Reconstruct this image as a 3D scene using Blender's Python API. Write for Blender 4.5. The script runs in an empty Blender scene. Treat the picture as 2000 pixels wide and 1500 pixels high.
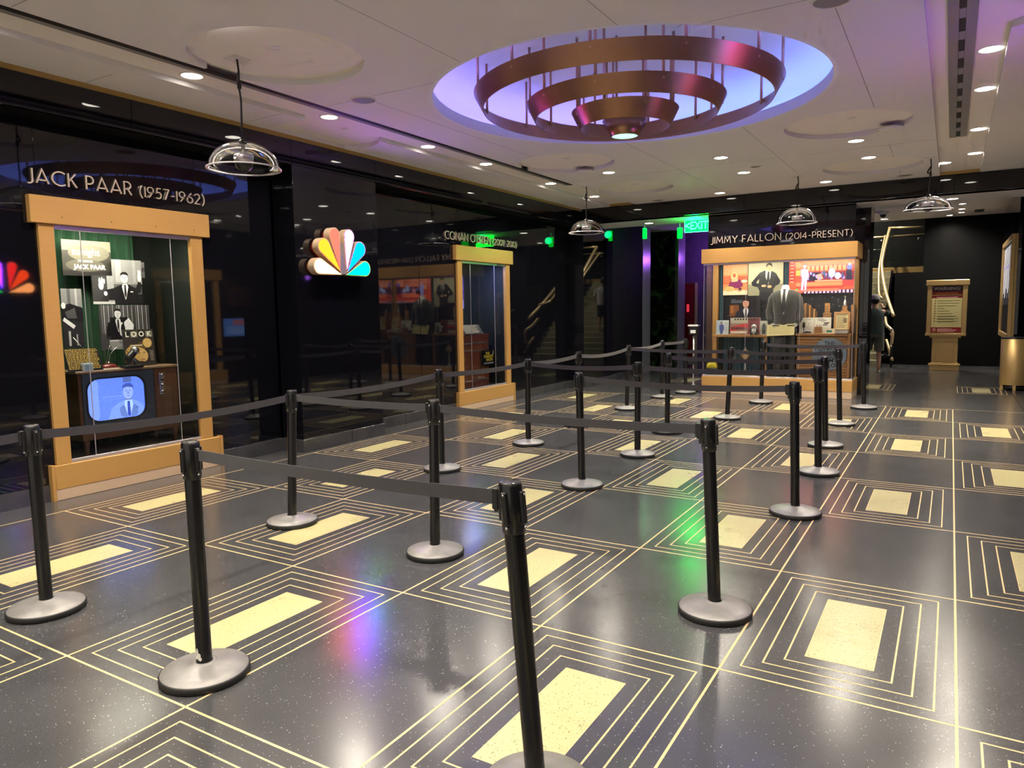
import bpy, bmesh, math, random
from mathutils import Vector, Matrix
from mathutils.geometry import tessellate_polygon
random.seed(7)
PI = math.pi
SC = bpy.context.scene
COL = SC.collection

# ------------------------------------------------------------------ camera
YAW, PITCH, ROLL = 0.544708696, 0.101248487, -0.0154325548
FPX = 1413.07
CAM = Vector((0.83336, -3.13391, 1.62061))
_f = Vector((-math.sin(YAW) * math.cos(PITCH), math.cos(YAW) * math.cos(PITCH), -math.sin(PITCH)))
_r = Vector((math.cos(YAW), math.sin(YAW), 0))
_u = _r.cross(_f)
_r2 = _r * math.cos(ROLL) + _u * math.sin(ROLL)
_u2 = -_r * math.sin(ROLL) + _u * math.cos(ROLL)
cd = bpy.data.cameras.new('camera')
cam = bpy.data.objects.new('camera', cd)
COL.objects.link(cam)
M3 = Matrix((_r2, _u2, -_f)).transposed()
cam.matrix_world = Matrix.Translation(CAM) @ M3.to_4x4()
cd.sensor_fit = 'HORIZONTAL'
cd.sensor_width = 36.0
cd.lens = 36.0 * FPX / 2000.0
cd.clip_start = 0.02
SC.camera = cam

# ------------------------------------------------------------------ world, exposure, light levels
w = bpy.data.worlds.new('world')
SC.world = w
w.use_nodes = True
w.node_tree.nodes['Background'].inputs[0].default_value = (1.0, 0.90, 0.78, 1)
w.node_tree.nodes['Background'].inputs[1].default_value = 0.5
SC.view_settings.view_transform = 'Standard'
SC.view_settings.look = 'None'
SC.view_settings.gamma = 1.0
SC.view_settings.use_curve_mapping = False
SC.view_settings.exposure = 0.72
SC.cycles.use_denoising = True
SC.cycles.use_adaptive_sampling = True
SC.cycles.adaptive_threshold = 0.10
SC.cycles.adaptive_min_samples = 14
SC.cycles.light_sampling_threshold = 0.02
SC.cycles.max_bounces = 6
SC.cycles.diffuse_bounces = 2
SC.cycles.glossy_bounces = 3
SC.cycles.transmission_bounces = 4
SC.cycles.transparent_max_bounces = 10
SC.cycles.caustics_reflective = True
SC.cycles.blur_glossy = 0.6
SC.cycles.caustics_refractive = False
SC.cycles.sample_clamp_indirect = 6.0
WARM = (1.0, 0.90, 0.75)
DOWN_W = 34.0        # each ceiling downlight
COVE_W = 8.5        # violet cove of the round ceiling opening
CASE_W = 7.0        # tube lamps in the display cases

# ------------------------------------------------------------------ mesh helpers
def link(o, parent=None):
    COL.objects.link(o)
    if parent is not None:
        o.parent = parent
    return o

def tag(o, label=None, cat=None, group=None, kind=None):
    if label: o['label'] = label
    if cat: o['category'] = cat
    if group: o['group'] = group
    if kind: o['kind'] = kind
    return o

def thing(name, label, cat, loc=(0, 0, 0), rz=0.0, group=None, kind=None):
    o = bpy.data.objects.new(name, None)
    o.empty_display_size = 0.1
    link(o)
    o.location = loc
    o.rotation_euler = (0, 0, rz)
    return tag(o, label, cat, group, kind)

def tess(outer, holes=()):
    loops = [[Vector((p[0], p[1], 0)) for p in outer]] + [[Vector((p[0], p[1], 0)) for p in h] for h in holes]
    pts = [p for l in loops for p in l]
    tris = []
    for t in tessellate_polygon(loops):
        a, b, c = (pts[i] for i in t)
        cr = (b - a).cross(c - a).z
        if abs(cr) < 1e-12: continue
        tris.append(tuple(t) if cr > 0 else (t[0], t[2], t[1]))
    return pts, tris

class MB:
    def __init__(s):
        s.v = []; s.f = []; s.sm = []; s.c = []
    def add(s, vs, fs, smooth=False, col=None):
        n = len(s.v)
        s.v += [tuple(v) for v in vs]
        for f in fs:
            s.f.append(tuple(i + n for i in f)); s.sm.append(smooth); s.c.append(col)
        return s
    def box(s, x0, x1, y0, y1, z0, z1, col=None):
        v = [(x0, y0, z0), (x1, y0, z0), (x1, y1, z0), (x0, y1, z0), (x0, y0, z1), (x1, y0, z1), (x1, y1, z1), (x0, y1, z1)]
        return s.add(v, [(0, 3, 2, 1), (4, 5, 6, 7), (0, 1, 5, 4), (1, 2, 6, 5), (2, 3, 7, 6), (3, 0, 4, 7)], col=col)
    def bbox(s, x0, x1, y0, y1, z0, z1, b=0.005, seg=1):
        bm = bmesh.new()
        bmesh.ops.create_cube(bm, size=1)
        for v in bm.verts:
            v.co = Vector(((x0 + x1) / 2 + v.co.x * (x1 - x0), (y0 + y1) / 2 + v.co.y * (y1 - y0), (z0 + z1) / 2 + v.co.z * (z1 - z0)))
        bmesh.ops.bevel(bm, geom=bm.edges[:], offset=b, segments=seg, affect='EDGES', profile=0.5)
        bm.verts.index_update()
        s.add([v.co[:] for v in bm.verts], [[v.index for v in f.verts] for f in bm.faces])
        bm.free()
        return s
    def lathe(s, prof, seg=24, c=(0, 0, 0), sx=1.0, sy=1.0, a0=0.0, smooth=True):
        vs = []; fs = []; rings = []
        for (r, z) in prof:
            if r < 1e-6:
                rings.append([len(vs)]); vs.append((c[0], c[1], c[2] + z))
            else:
                rings.append(list(range(len(vs), len(vs) + seg)))
                for k in range(seg):
                    a = a0 + 2 * PI * k / seg
                    vs.append((c[0] + sx * r * math.cos(a), c[1] + sy * r * math.sin(a), c[2] + z))
        for A, B in zip(rings, rings[1:]):
            for k in range(seg):
                k2 = (k + 1) % seg
                if len(A) == 1 and len(B) == 1: break
                if len(A) == 1: fs.append((A[0], B[k2], B[k]))
                elif len(B) == 1: fs.append((A[k], A[k2], B[0]))
                else: fs.append((A[k], A[k2], B[k2], B[k]))
        return s.add(vs, fs, smooth)
    def tube(s, pts, r, seg=8, caps=True, smooth=True):
        pts = [Vector(p) for p in pts]
        rs = r if isinstance(r, (list, tuple)) else [r] * len(pts)
        vs = []; fs = []
        t0 = (pts[1] - pts[0]).normalized()
        n = t0.orthogonal().normalized()
        for i, p in enumerate(pts):
            a = pts[max(i - 1, 0)]; b = pts[min(i + 1, len(pts) - 1)]
            t = (b - a).normalized()
            n = (n - t * n.dot(t)).normalized()
            bn = t.cross(n)
            for k in range(seg):
                an = 2 * PI * k / seg
                vs.append(p + (n * math.cos(an) + bn * math.sin(an)) * rs[i])
        for i in range(len(pts) - 1):
            for k in range(seg):
                k2 = (k + 1) % seg
                fs.append((i * seg + k, i * seg + k2, (i + 1) * seg + k2, (i + 1) * seg + k))
        if caps:
            fs.append(tuple(reversed(range(seg)))); fs.append(tuple(range((len(pts) - 1) * seg, len(pts) * seg)))
        return s.add(vs, fs, smooth)
    def loft(s, rings, caps=True, smooth=True):
        n = len(rings[0]); vs = [p for r in rings for p in r]; fs = []
        for i in range(len(rings) - 1):
            for k in range(n):
                k2 = (k + 1) % n
                fs.append((i * n + k, i * n + k2, (i + 1) * n + k2, (i + 1) * n + k))
        if caps:
            fs.append(tuple(reversed(range(n)))); fs.append(tuple(range((len(rings) - 1) * n, len(rings) * n)))
        return s.add(vs, fs, smooth)
    def slab(s, outer, holes=(), z0=0.0, z1=0.01, col=None, fn=None):
        """extruded polygon with holes; fn maps (a,b,h) to xyz"""
        fn = fn or (lambda a, b, h: (a, b, h))
        pts, tris = tess(outer, holes)
        n = len(pts)
        vs = [fn(p.x, p.y, z0) for p in pts] + [fn(p.x, p.y, z1) for p in pts]
        fs = [(t[0] + n, t[1] + n, t[2] + n) for t in tris] + [(t[0], t[2], t[1]) for t in tris]
        k = 0
        for li, l in enumerate([outer] + list(holes)):
            m = len(l)
            area = sum(l[i][0] * l[(i + 1) % m][1] - l[(i + 1) % m][0] * l[i][1] for i in range(m))
            flip = (area < 0) != (li > 0)
            for i in range(m):
                a, b = k + i, k + (i + 1) % m
                fs.append((a, b, b + n, a + n) if not flip else (b, a, a + n, b + n))
            k += m
        return s.add(vs, fs, col=col)
    def sphere(s, c, r, sx=1, sy=1, sz=1, seg=16, rings=10):
        prof = [(r * math.sin(PI * i / rings), -r * sz * math.cos(PI * i / rings)) for i in range(rings + 1)]
        prof[0] = (0, prof[0][1]); prof[-1] = (0, prof[-1][1])
        return s.lathe(prof, seg, c, sx, sy)
    def mesh(s, name):
        me = bpy.data.meshes.new(name)
        me.from_pydata(s.v, [], s.f)
        me.polygons.foreach_set('use_smooth', s.sm)
        if any(c is not None for c in s.c):
            at = me.color_attributes.new('Col', 'FLOAT_COLOR', 'CORNER')
            vals = []
            for p, c in zip(me.polygons, s.c):
                c = c or (0, 0, 0)
                for _ in range(p.loop_total): vals += [c[0], c[1], c[2], 1.0]
            at.data.foreach_set('color', vals)
        me.update()
        return me
    def build(s, name, mat, parent=None, loc=None, recalc=False):
        me = s.mesh(name)
        if recalc:
            bm = bmesh.new(); bm.from_mesh(me); bmesh.ops.recalc_face_normals(bm, faces=bm.faces[:]); bm.to_mesh(me); bm.free()
        if mat is not None: me.materials.append(mat)
        o = bpy.data.objects.new(name, me)
        link(o, parent)
        if loc is not None: o.location = loc
        return o

def inst(name, me, parent=None, loc=(0, 0, 0), rz=0.0):
    o = bpy.data.objects.new(name, me)
    link(o, parent)
    o.location = loc
    if rz: o.rotation_euler = (0, 0, rz)
    return o

def circ(cx, cy, r, n=64, a0=0.0, a1=2 * PI, end=False):
    m = n + 1 if end else n
    return [(cx + r * math.cos(a0 + (a1 - a0) * k / n), cy + r * math.sin(a0 + (a1 - a0) * k / n)) for k in range(m)]

def rect(x0, y0, x1, y1):
    return [(x0, y0), (x1, y0), (x1, y1), (x0, y1)]

def rrect(x0, y0, x1, y1, r, n=6):
    p = []
    for cx, cy, a in ((x1 - r, y0 + r, -PI / 2), (x1 - r, y1 - r, 0), (x0 + r, y1 - r, PI / 2), (x0 + r, y0 + r, PI)):
        p += [(cx + r * math.cos(a + PI / 2 * k / n), cy + r * math.sin(a + PI / 2 * k / n)) for k in range(n + 1)]
    return p

# ------------------------------------------------------------------ materials
def lin(c):
    f = lambda x: x / 12.92 if x <= 0.04045 else ((x + 0.055) / 1.055) ** 2.4
    return tuple(f(x / 255.0) for x in c)

def mat(name, col=(0.8, 0.8, 0.8), rough=0.5, metal=0.0, spec=0.5, coat=0.0, emit=None, estr=0.0, noise=0.0, nscale=8.0, bump=0.0, bscale=200.0, rnoise=0.0, aniso=None, sheen=0.0, stretch=(1, 1, 1)):
    m = bpy.data.materials.new(name)
    m.use_nodes = True
    nt = m.node_tree
    b = nt.nodes['Principled BSDF']
    b.inputs['Base Color'].default_value = (*col, 1)
    b.inputs['Roughness'].default_value = rough
    b.inputs['Metallic'].default_value = metal
    b.inputs['Specular IOR Level'].default_value = spec
    b.inputs['Coat Weight'].default_value = coat
    b.inputs['Coat Roughness'].default_value = 0.05
    if sheen:
        b.inputs['Sheen Weight'].default_value = sheen
    if emit is not None:
        b.inputs['Emission Color'].default_value = (*emit, 1)
        b.inputs['Emission Strength'].default_value = estr
    if noise or bump or rnoise:
        tc = nt.nodes.new('ShaderNodeTexCoord')
        mp = nt.nodes.new('ShaderNodeMapping')
        mp.inputs['Scale'].default_value = stretch
        nt.links.new(tc.outputs['Object'], mp.inputs['Vector'])
    if noise:
        n = nt.nodes.new('ShaderNodeTexNoise')
        n.inputs['Scale'].default_value = nscale
        n.inputs['Detail'].default_value = 5
        nt.links.new(mp.outputs[0], n.inputs['Vector'])
        mx = nt.nodes.new('ShaderNodeMix'); mx.data_type = 'RGBA'
        mx.inputs['A'].default_value = (*[c * (1 - noise) for c in col], 1)
        mx.inputs['B'].default_value = (*[min(1, c * (1 + noise)) for c in col], 1)
        nt.links.new(n.outputs['Fac'], mx.inputs['Factor'])
        nt.links.new(mx.outputs['Result'], b.inputs['Base Color'])
    if rnoise:
        n2 = nt.nodes.new('ShaderNodeTexNoise')
        n2.inputs['Scale'].default_value = nscale * 0.7
        n2.inputs['Detail'].default_value = 4
        nt.links.new(mp.outputs[0], n2.inputs['Vector'])
        mr = nt.nodes.new('ShaderNodeMapRange')
        mr.inputs['To Min'].default_value = max(0, rough - rnoise)
        mr.inputs['To Max'].default_value = rough + rnoise
        nt.links.new(n2.outputs['Fac'], mr.inputs['Value'])
        nt.links.new(mr.outputs['Result'], b.inputs['Roughness'])
    if bump:
        n3 = nt.nodes.new('ShaderNodeTexNoise')
        n3.inputs['Scale'].default_value = bscale
        nt.links.new(mp.outputs[0], n3.inputs['Vector'])
        bp = nt.nodes.new('ShaderNodeBump')
        bp.inputs['Strength'].default_value = bump
        bp.inputs['Distance'].default_value = 0.002
        nt.links.new(n3.outputs['Fac'], bp.inputs['Height'])
        nt.links.new(bp.outputs[0], b.inputs['Normal'])
    return m

def emat(name, col, strength):
    m = bpy.data.materials.new(name)
    m.use_nodes = True
    nt = m.node_tree
    nt.nodes.remove(nt.nodes['Principled BSDF'])
    e = nt.nodes.new('ShaderNodeEmission')
    e.inputs[0].default_value = (*col, 1); e.inputs[1].default_value = strength
    nt.links.new(e.outputs[0], nt.nodes['Material Output'].inputs[0])
    return m

def printmat(name, emit=0.0, rough=0.45, base=1.0):
    """flat print: colours of the printed shapes come from the mesh's colour attribute"""
    m = bpy.data.materials.new(name)
    m.use_nodes = True
    nt = m.node_tree
    b = nt.nodes['Principled BSDF']
    a = nt.nodes.new('ShaderNodeAttribute'); a.attribute_name = 'Col'
    n = nt.nodes.new('ShaderNodeTexNoise'); n.inputs['Scale'].default_value = 60
    tc = nt.nodes.new('ShaderNodeTexCoord')
    nt.links.new(tc.outputs['Object'], n.inputs['Vector'])
    mr = nt.nodes.new('ShaderNodeMapRange')
    mr.inputs['To Min'].default_value = 0.8 * base; mr.inputs['To Max'].default_value = 1.15 * base
    nt.links.new(n.outputs['Fac'], mr.inputs['Value'])
    mx = nt.nodes.new('ShaderNodeVectorMath'); mx.operation = 'SCALE'
    nt.links.new(a.outputs['Color'], mx.inputs[0]); nt.links.new(mr.outputs[0], mx.inputs['Scale'])
    nt.links.new(mx.outputs[0], b.inputs['Base Color'])
    b.inputs['Roughness'].default_value = rough
    if emit:
        nt.links.new(mx.outputs[0], b.inputs['Emission Color'])
        b.inputs['Emission Strength'].default_value = emit
    return m

def paneglass(name, tint=(0.97, 0.99, 0.98), ior=1.5, rough=0.0):
    """thin clear sheet: see-through with mirror reflection growing towards grazing angles"""
    m = bpy.data.materials.new(name)
    m.use_nodes = True
    nt = m.node_tree
    nt.nodes.remove(nt.nodes['Principled BSDF'])
    t = nt.nodes.new('ShaderNodeBsdfTransparent'); t.inputs[0].default_value = (*tint, 1)
    g = nt.nodes.new('ShaderNodeBsdfGlossy'); g.inputs['Roughness'].default_value = rough
    fr = nt.nodes.new('ShaderNodeFresnel'); fr.inputs['IOR'].default_value = ior
    mx = nt.nodes.new('ShaderNodeMixShader')
    nt.links.new(fr.outputs[0], mx.inputs[0]); nt.links.new(t.outputs[0], mx.inputs[1]); nt.links.new(g.outputs[0], mx.inputs[2])
    nt.links.new(mx.outputs[0], nt.nodes['Material Output'].inputs[0])
    return m

def terrazzo(name, base, chip, chip_amount, scale, rough, chip2=None, spec=0.7):
    m = bpy.data.materials.new(name)
    m.use_nodes = True
    nt = m.node_tree
    N = nt.nodes.new; L = nt.links.new
    b = nt.nodes['Principled BSDF']
    g = N('ShaderNodeNewGeometry')
    vor = N('ShaderNodeTexVoronoi'); vor.inputs['Scale'].default_value = scale
    L(g.outputs['Position'], vor.inputs['Vector'])
    sep = N('ShaderNodeSeparateColor'); L(vor.outputs['Color'], sep.inputs[0])
    lt = N('ShaderNodeMath'); lt.operation = 'LESS_THAN'; lt.inputs[1].default_value = chip_amount
    L(sep.outputs[0], lt.inputs[0])
    sz = N('ShaderNodeMath'); sz.operation = 'MULTIPLY'; sz.inputs[1].default_value = 0.38
    L(sep.outputs[1], sz.inputs[0])
    near = N('ShaderNodeMath'); near.operation = 'LESS_THAN'
    L(vor.outputs['Distance'], near.inputs[0]); L(sz.outputs[0], near.inputs[1])
    mul = N('ShaderNodeMath'); mul.operation = 'MULTIPLY'
    L(lt.outputs[0], mul.inputs[0]); L(near.outputs[0], mul.inputs[1])
    no = N('ShaderNodeTexNoise'); no.inputs['Scale'].default_value = 2.2; no.inputs['Detail'].default_value = 6
    L(g.outputs['Position'], no.inputs['Vector'])
    fine = N('ShaderNodeTexNoise'); fine.inputs['Scale'].default_value = 260; fine.inputs['Detail'].default_value = 3
    L(g.outputs['Position'], fine.inputs['Vector'])
    av = N('ShaderNodeMath'); av.operation = 'MULTIPLY_ADD'; av.inputs[1].default_value = 0.25; L(no.outputs['Fac'], av.inputs[0]); L(fine.outputs['Fac'], av.inputs[2])
    mrg = N('ShaderNodeMapRange'); mrg.inputs['From Min'].default_value = 0.30; mrg.inputs['From Max'].default_value = 0.95
    L(av.outputs[0], mrg.inputs['Value'])
    m1 = N('ShaderNodeMix'); m1.data_type = 'RGBA'
    m1.inputs['A'].default_value = (*[c * 0.55 for c in base], 1); m1.inputs['B'].default_value = (*[c * 1.5 for c in base], 1)
    L(mrg.outputs[0], m1.inputs['Factor'])
    m2 = N('ShaderNodeMix'); m2.data_type = 'RGBA'
    m2.inputs['B'].default_value = (*chip, 1)
    L(m1.outputs['Result'], m2.inputs['A']); L(mul.outputs[0], m2.inputs['Factor'])
    L(m2.outputs['Result'], b.inputs['Base Color'])
    rr = N('ShaderNodeMapRange'); rr.inputs['To Min'].default_value = rough * 0.8; rr.inputs['To Max'].default_value = rough * 1.25
    L(no.outputs['Fac'], rr.inputs['Value']); L(rr.outputs[0], b.inputs['Roughness'])
    b.inputs['Specular IOR Level'].default_value = spec
    return m

def marble(name):
    m = bpy.data.materials.new(name)
    m.use_nodes = True
    nt = m.node_tree; N = nt.nodes.new; L = nt.links.new
    b = nt.nodes['Principled BSDF']
    g = N('ShaderNodeNewGeometry')
    wv = N('ShaderNodeTexNoise'); wv.inputs['Scale'].default_value = 2.6; wv.inputs['Detail'].default_value = 9; wv.inputs['Distortion'].default_value = 1.6
    L(g.outputs['Position'], wv.inputs['Vector'])
    cr = N('ShaderNodeValToRGB')
    e = cr.color_ramp.elements
    e[0].position = 0.45; e[0].color = (0.003, 0.004, 0.003, 1)
    e[1].position = 0.72; e[1].color = (0.05, 0.075, 0.03, 1)
    x = e.new(0.55); x.color = (0.014, 0.022, 0.010, 1)
    L(wv.outputs['Fac'], cr.inputs[0]); L(cr.outputs[0], b.inputs['Base Color'])
    b.inputs['Roughness'].default_value = 0.09
    return m

def woodmat(name, c1, c2, rough=0.35, scale=3.0, axis=(1, 12, 12)):
    m = bpy.data.materials.new(name)
    m.use_nodes = True
    nt = m.node_tree; N = nt.nodes.new; L = nt.links.new
    b = nt.nodes['Principled BSDF']
    tc = N('ShaderNodeTexCoord'); mp = N('ShaderNodeMapping'); mp.inputs['Scale'].default_value = axis
    L(tc.outputs['Object'], mp.inputs[0])
    n = N('ShaderNodeTexNoise'); n.inputs['Scale'].default_value = scale; n.inputs['Detail'].default_value = 6; n.inputs['Distortion'].default_value = 0.6
    L(mp.outputs[0], n.inputs['Vector'])
    mx = N('ShaderNodeMix'); mx.data_type = 'RGBA'
    mx.inputs['A'].default_value = (*c1, 1); mx.inputs['B'].default_value = (*c2, 1)
    L(n.outputs['Fac'], mx.inputs['Factor']); L(mx.outputs['Result'], b.inputs['Base Color'])
    b.inputs['Roughness'].default_value = rough
    return m

MT = {}
MT['black_glass'] = mat('black_glass', (0.0035, 0.0035, 0.0055), 0.03, spec=0.6, rnoise=0.008, nscale=1.5)
MT['black_matte'] = mat('black_matte', (0.004, 0.004, 0.005), 0.35, rnoise=0.1)
MT['black_dull'] = mat('black_dull', (0.003, 0.003, 0.0035), 0.75, spec=0.12, rnoise=0.1)
MT['stone'] = mat('dark_stone', (0.045, 0.045, 0.050), 0.2, noise=0.5, nscale=5)
MT['gold_trim'] = mat('gold_trim', (0.42, 0.27, 0.075), 0.38, metal=0.35, noise=0.08, nscale=3)
MT['gold_panel'] = mat('gold_panel', (0.50, 0.275, 0.085), 0.33, metal=0.25, noise=0.06, nscale=2.5, bump=0.05, bscale=500, stretch=(1, 1, 30))
MT['brass_kick'] = mat('brushed_kick', (0.62, 0.45, 0.30), 0.38, metal=0.3, noise=0.08, nscale=4)
MT['aluminium'] = mat('aluminium', (0.62, 0.58, 0.62), 0.32, metal=0.8, noise=0.05)
MT['brass'] = mat('brass', (0.80, 0.62, 0.34), 0.3, metal=0.6, noise=0.06)
MT['brass_strip'] = mat('brass_strip', (0.72, 0.52, 0.26), 0.38, metal=0.25, noise=0.08, nscale=6)
MT['terrazzo_dark'] = terrazzo('terrazzo_dark', (0.052, 0.052, 0.055), (0.38, 0.375, 0.36), 0.09, 150.0, 0.20)
MT['terrazzo_cream'] = terrazzo('terrazzo_cream', (0.46, 0.415, 0.205), (0.06, 0.05, 0.025), 0.42, 120.0, 0.28)
MT['ceiling_upper'] = mat('ceiling_upper_white', (0.86, 0.80, 0.72), 0.75, noise=0.02, nscale=1.3)
MT['ceiling'] = mat('ceiling_white', (0.76, 0.73, 0.72), 0.75, noise=0.025, nscale=1.3, bump=0.02, bscale=300)
MT['ceiling_edge'] = MT['ceiling']
MT['joint'] = mat('joint_grey', (0.22, 0.21, 0.21), 0.8, noise=0.1)
MT['slot_black'] = mat('slot_black', (0.006, 0.006, 0.006), 0.6, noise=0.1)
MT['slot_grey'] = mat('slot_grey', (0.26, 0.25, 0.235), 0.55, metal=0.0, noise=0.1)
MT['copper'] = mat('copper_patina', (0.42, 0.22, 0.11), 0.34, metal=0.75, noise=0.35, nscale=2.4, rnoise=0.1)
MT['copper_rod'] = mat('copper_rod', (0.62, 0.34, 0.24), 0.35, metal=0.6, noise=0.1)
MT['cove'] = mat('cove_white', (0.80, 0.80, 0.84), 0.7, noise=0.03, nscale=1.0)
MT['lens'] = emat('lamp_lens', (1.0, 0.93, 0.80), 9.0)
MT['lamp_trim'] = mat('lamp_trim', (0.75, 0.72, 0.68), 0.5, noise=0.02)
MT['post'] = mat('post_black', (0.006, 0.006, 0.007), 0.24, spec=0.55, rnoise=0.08, nscale=14)
MT['post_plastic'] = mat('post_plastic', (0.008, 0.008, 0.009), 0.35, noise=0.2)
MT['rubber'] = mat('rubber', (0.008, 0.008, 0.008), 0.6, noise=0.3)
MT['base_grey'] = mat('base_cover_grey', (0.225, 0.215, 0.21), 0.42, metal=0.3, noise=0.22, nscale=22, bump=0.04, bscale=60)
MT['belt'] = mat('belt_weave', (0.024, 0.021, 0.029), 0.48, spec=0.6, noise=0.25, nscale=20, sheen=0.35, bump=0.15, bscale=900)
MT['letter'] = mat('letter_champagne', (0.55, 0.44, 0.36), 0.35, metal=0.4, noise=0.05)
MT['pane'] = paneglass('pane_glass')
MT['acrylic'] = paneglass('clear_acrylic', (0.95, 0.94, 0.97), 1.38, 0.02)
MT['black_plastic'] = mat('black_plastic', (0.012, 0.012, 0.013), 0.3, noise=0.2)
MT['dark_metal'] = mat('dark_metal', (0.05, 0.05, 0.05), 0.35, metal=0.7, noise=0.1)
MT['steel'] = mat('steel', (0.55, 0.54, 0.52), 0.25, metal=0.9, noise=0.05)
MT['steel_dull'] = mat('steel_dull', (0.32, 0.32, 0.34), 0.3, metal=0.5, noise=0.08)
MT['print'] = printmat('print', rough=0.4)
MT['print_lit'] = printmat('screen_print', emit=0.5, rough=0.25, base=1.0)
MT['print_tv'] = printmat('television_print', emit=0.75, rough=0.12, base=1.0)
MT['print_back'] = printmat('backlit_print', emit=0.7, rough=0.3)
MT['board'] = mat('board_edge', (0.05, 0.05, 0.05), 0.6, noise=0.1)
MT['white_board'] = mat('white_board', (0.75, 0.73, 0.66), 0.6, noise=0.04)
MT['walnut'] = woodmat('walnut', (0.07, 0.030, 0.013), (0.17, 0.075, 0.032))
MT['oak'] = woodmat('oak', (0.42, 0.20, 0.060), (0.56, 0.29, 0.10))
MT['mahogany'] = woodmat('mahogany', (0.10, 0.025, 0.012), (0.20, 0.055, 0.022))
MT['curtain'] = mat('green_curtain', (0.012, 0.075, 0.028), 0.8, noise=0.3, sheen=0.3)
MT['blue_curtain'] = mat('blue_curtain', (0.02, 0.07, 0.10), 0.75, noise=0.3, sheen=0.3)
MT['interior'] = mat('case_lining', (0.012, 0.016, 0.013), 0.5, noise=0.2)
MT['interior_floor'] = mat('case_floor', (0.03, 0.03, 0.03), 0.5, noise=0.2)
MT['suit'] = mat('suit_cloth', (0.032, 0.032, 0.027), 0.75, noise=0.25, nscale=30, sheen=0.4, stretch=(6, 6, 0.3))
MT['shirt'] = mat('shirt_cloth', (0.72, 0.74, 0.70), 0.8, noise=0.04)
MT['tie'] = mat('tie_cloth', (0.02, 0.02, 0.025), 0.5, noise=0.3)
MT['white'] = mat('white_paint', (0.8, 0.8, 0.78), 0.5, noise=0.03)
MT['exit'] = emat('exit_green', (0.0, 1.0, 0.010), 15.0)
MT['exit_letters'] = emat('exit_letters', (0.008, 1.0, 0.045), 16.0)
MT['exit_dim'] = emat('exit_green_small', (0.0, 1.0, 0.03), 2.2)
MT['marble'] = marble('green_marble')
MT['red_door'] = mat('red_paint', (0.20, 0.012, 0.010), 0.4, noise=0.12)
MT['violet_wall'] = mat('violet_wall', (0.10, 0.07, 0.12), 0.25, noise=0.3, nscale=4)
MT['gold_satin'] = mat('gold_satin', (0.55, 0.37, 0.15), 0.36, metal=0.55, noise=0.06)
MT['skin'] = mat('skin', (0.50, 0.28, 0.18), 0.55, noise=0.06)
MT['tread'] = mat('stair_tread', (0.34, 0.31, 0.20), 0.5, noise=0.1)

# ------------------------------------------------------------------ floor
GW, GD = 0.9144, 1.4010          # terrazzo bay: width along X, length along Y
XL, XR = -5.486, 1.829           # first and last divider strip
floor = MB().box(-8.5, 2.6, -6.2, 24.0, -0.06, -0.012).build('floor', MT['terrazzo_dark'])
tag(floor, 'dark speckled terrazzo floor with cream panels and brass strips', None, kind='structure')
FS = 0.011                       # strip width
panel_me = MB().box(FS / 2, GW - FS / 2, FS / 2, GD - FS / 2, -0.012, 0.0).mesh('terrazzo_bay'); panel_me.materials.append(MT['terrazzo_dark'])
def frame_me(ins, wd=0.008):
    b = MB()
    b.slab(rect(ins - wd / 2, ins - wd / 2, GW - ins + wd / 2, GD - ins + wd / 2), [list(reversed(rect(ins + wd / 2, ins + wd / 2, GW - ins - wd / 2, GD - ins - wd / 2)))], 0.0, 0.0006)
    me = b.mesh('brass_frame'); me.materials.append(MT['brass_strip'])
    return me
F_ME = [frame_me(i) for i in (0.078, 0.158, 0.238)]
in_b = MB().box(0.316, GW - 0.316, 0.316, GD - 0.330, 0.0, 0.0007)
inlay_me = in_b.mesh('cream_inlay'); inlay_me.materials.append(MT['terrazzo_cream'])
edge_b = MB(); edge_b.slab(rect(0.312, 0.312, GW - 0.312, GD - 0.326), [list(reversed(rect(0.317, 0.317, GW - 0.317, GD - 0.331)))], 0.0, 0.0010)
edge_me = edge_b.mesh('inlay_edge'); edge_me.materials.append(MT['brass_strip'])

def bay(x, y, nested):
    inst('terrazzo_bay', panel_me, floor, (x, y, 0))
    if nested:
        for me in F_ME: inst('brass_frame', me, floor, (x, y, 0))
        p = inst('cream_inlay', inlay_me, floor, (x, y, 0))
        inst('inlay_edge', edge_me, p)
for i in range(-6, 2):
    for j in range(-3, 7):
        bay(i * GW, j * GD, (i + j) % 2 == 0)
Y2 = 12.17                       # the pattern starts again beyond the plain band
for i in range(-6, 2):
    for j in range(0, 1):
        bay(i * GW, Y2 + j * GD, (i + j) % 2 == 1)
# divider strips
for i in range(-6, 3):
    for (a, b) in ((-3 * GD, 7 * GD),):
        MB().box(i * GW - FS / 2, i * GW + FS / 2, a, b, -0.012, 0.0007).build('brass_divider', MT['brass_strip'], floor)
for j in range(-3, 8):
    MB().box(XL, XR, j * GD - FS / 2, j * GD + FS / 2, -0.012, 0.0005).build('brass_divider', MT['brass_strip'], floor)
for j in range(0, 0):
    MB().box(XL, XR, Y2 + j * GD - FS / 2, Y2 + j * GD + FS / 2, -0.012, 0.0005).build('brass_divider', MT['brass_strip'], floor)
# plain border bands
for (a, b, c, d) in ((-7.2, XL - FS / 2, -4.3, 22), (XR + FS / 2, 2.2, -4.3, 22), (XL, XR, 7 * GD + FS / 2, Y2 - FS / 2), (XL, XR, Y2 + GD - FS / 2, 22), (-7.2, 2.2, -6.2, -3 * GD - FS / 2)):
    MB().box(a, b, c, d, -0.012, 0.0).build('border_band', MT['terrazzo_dark'], floor)

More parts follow.
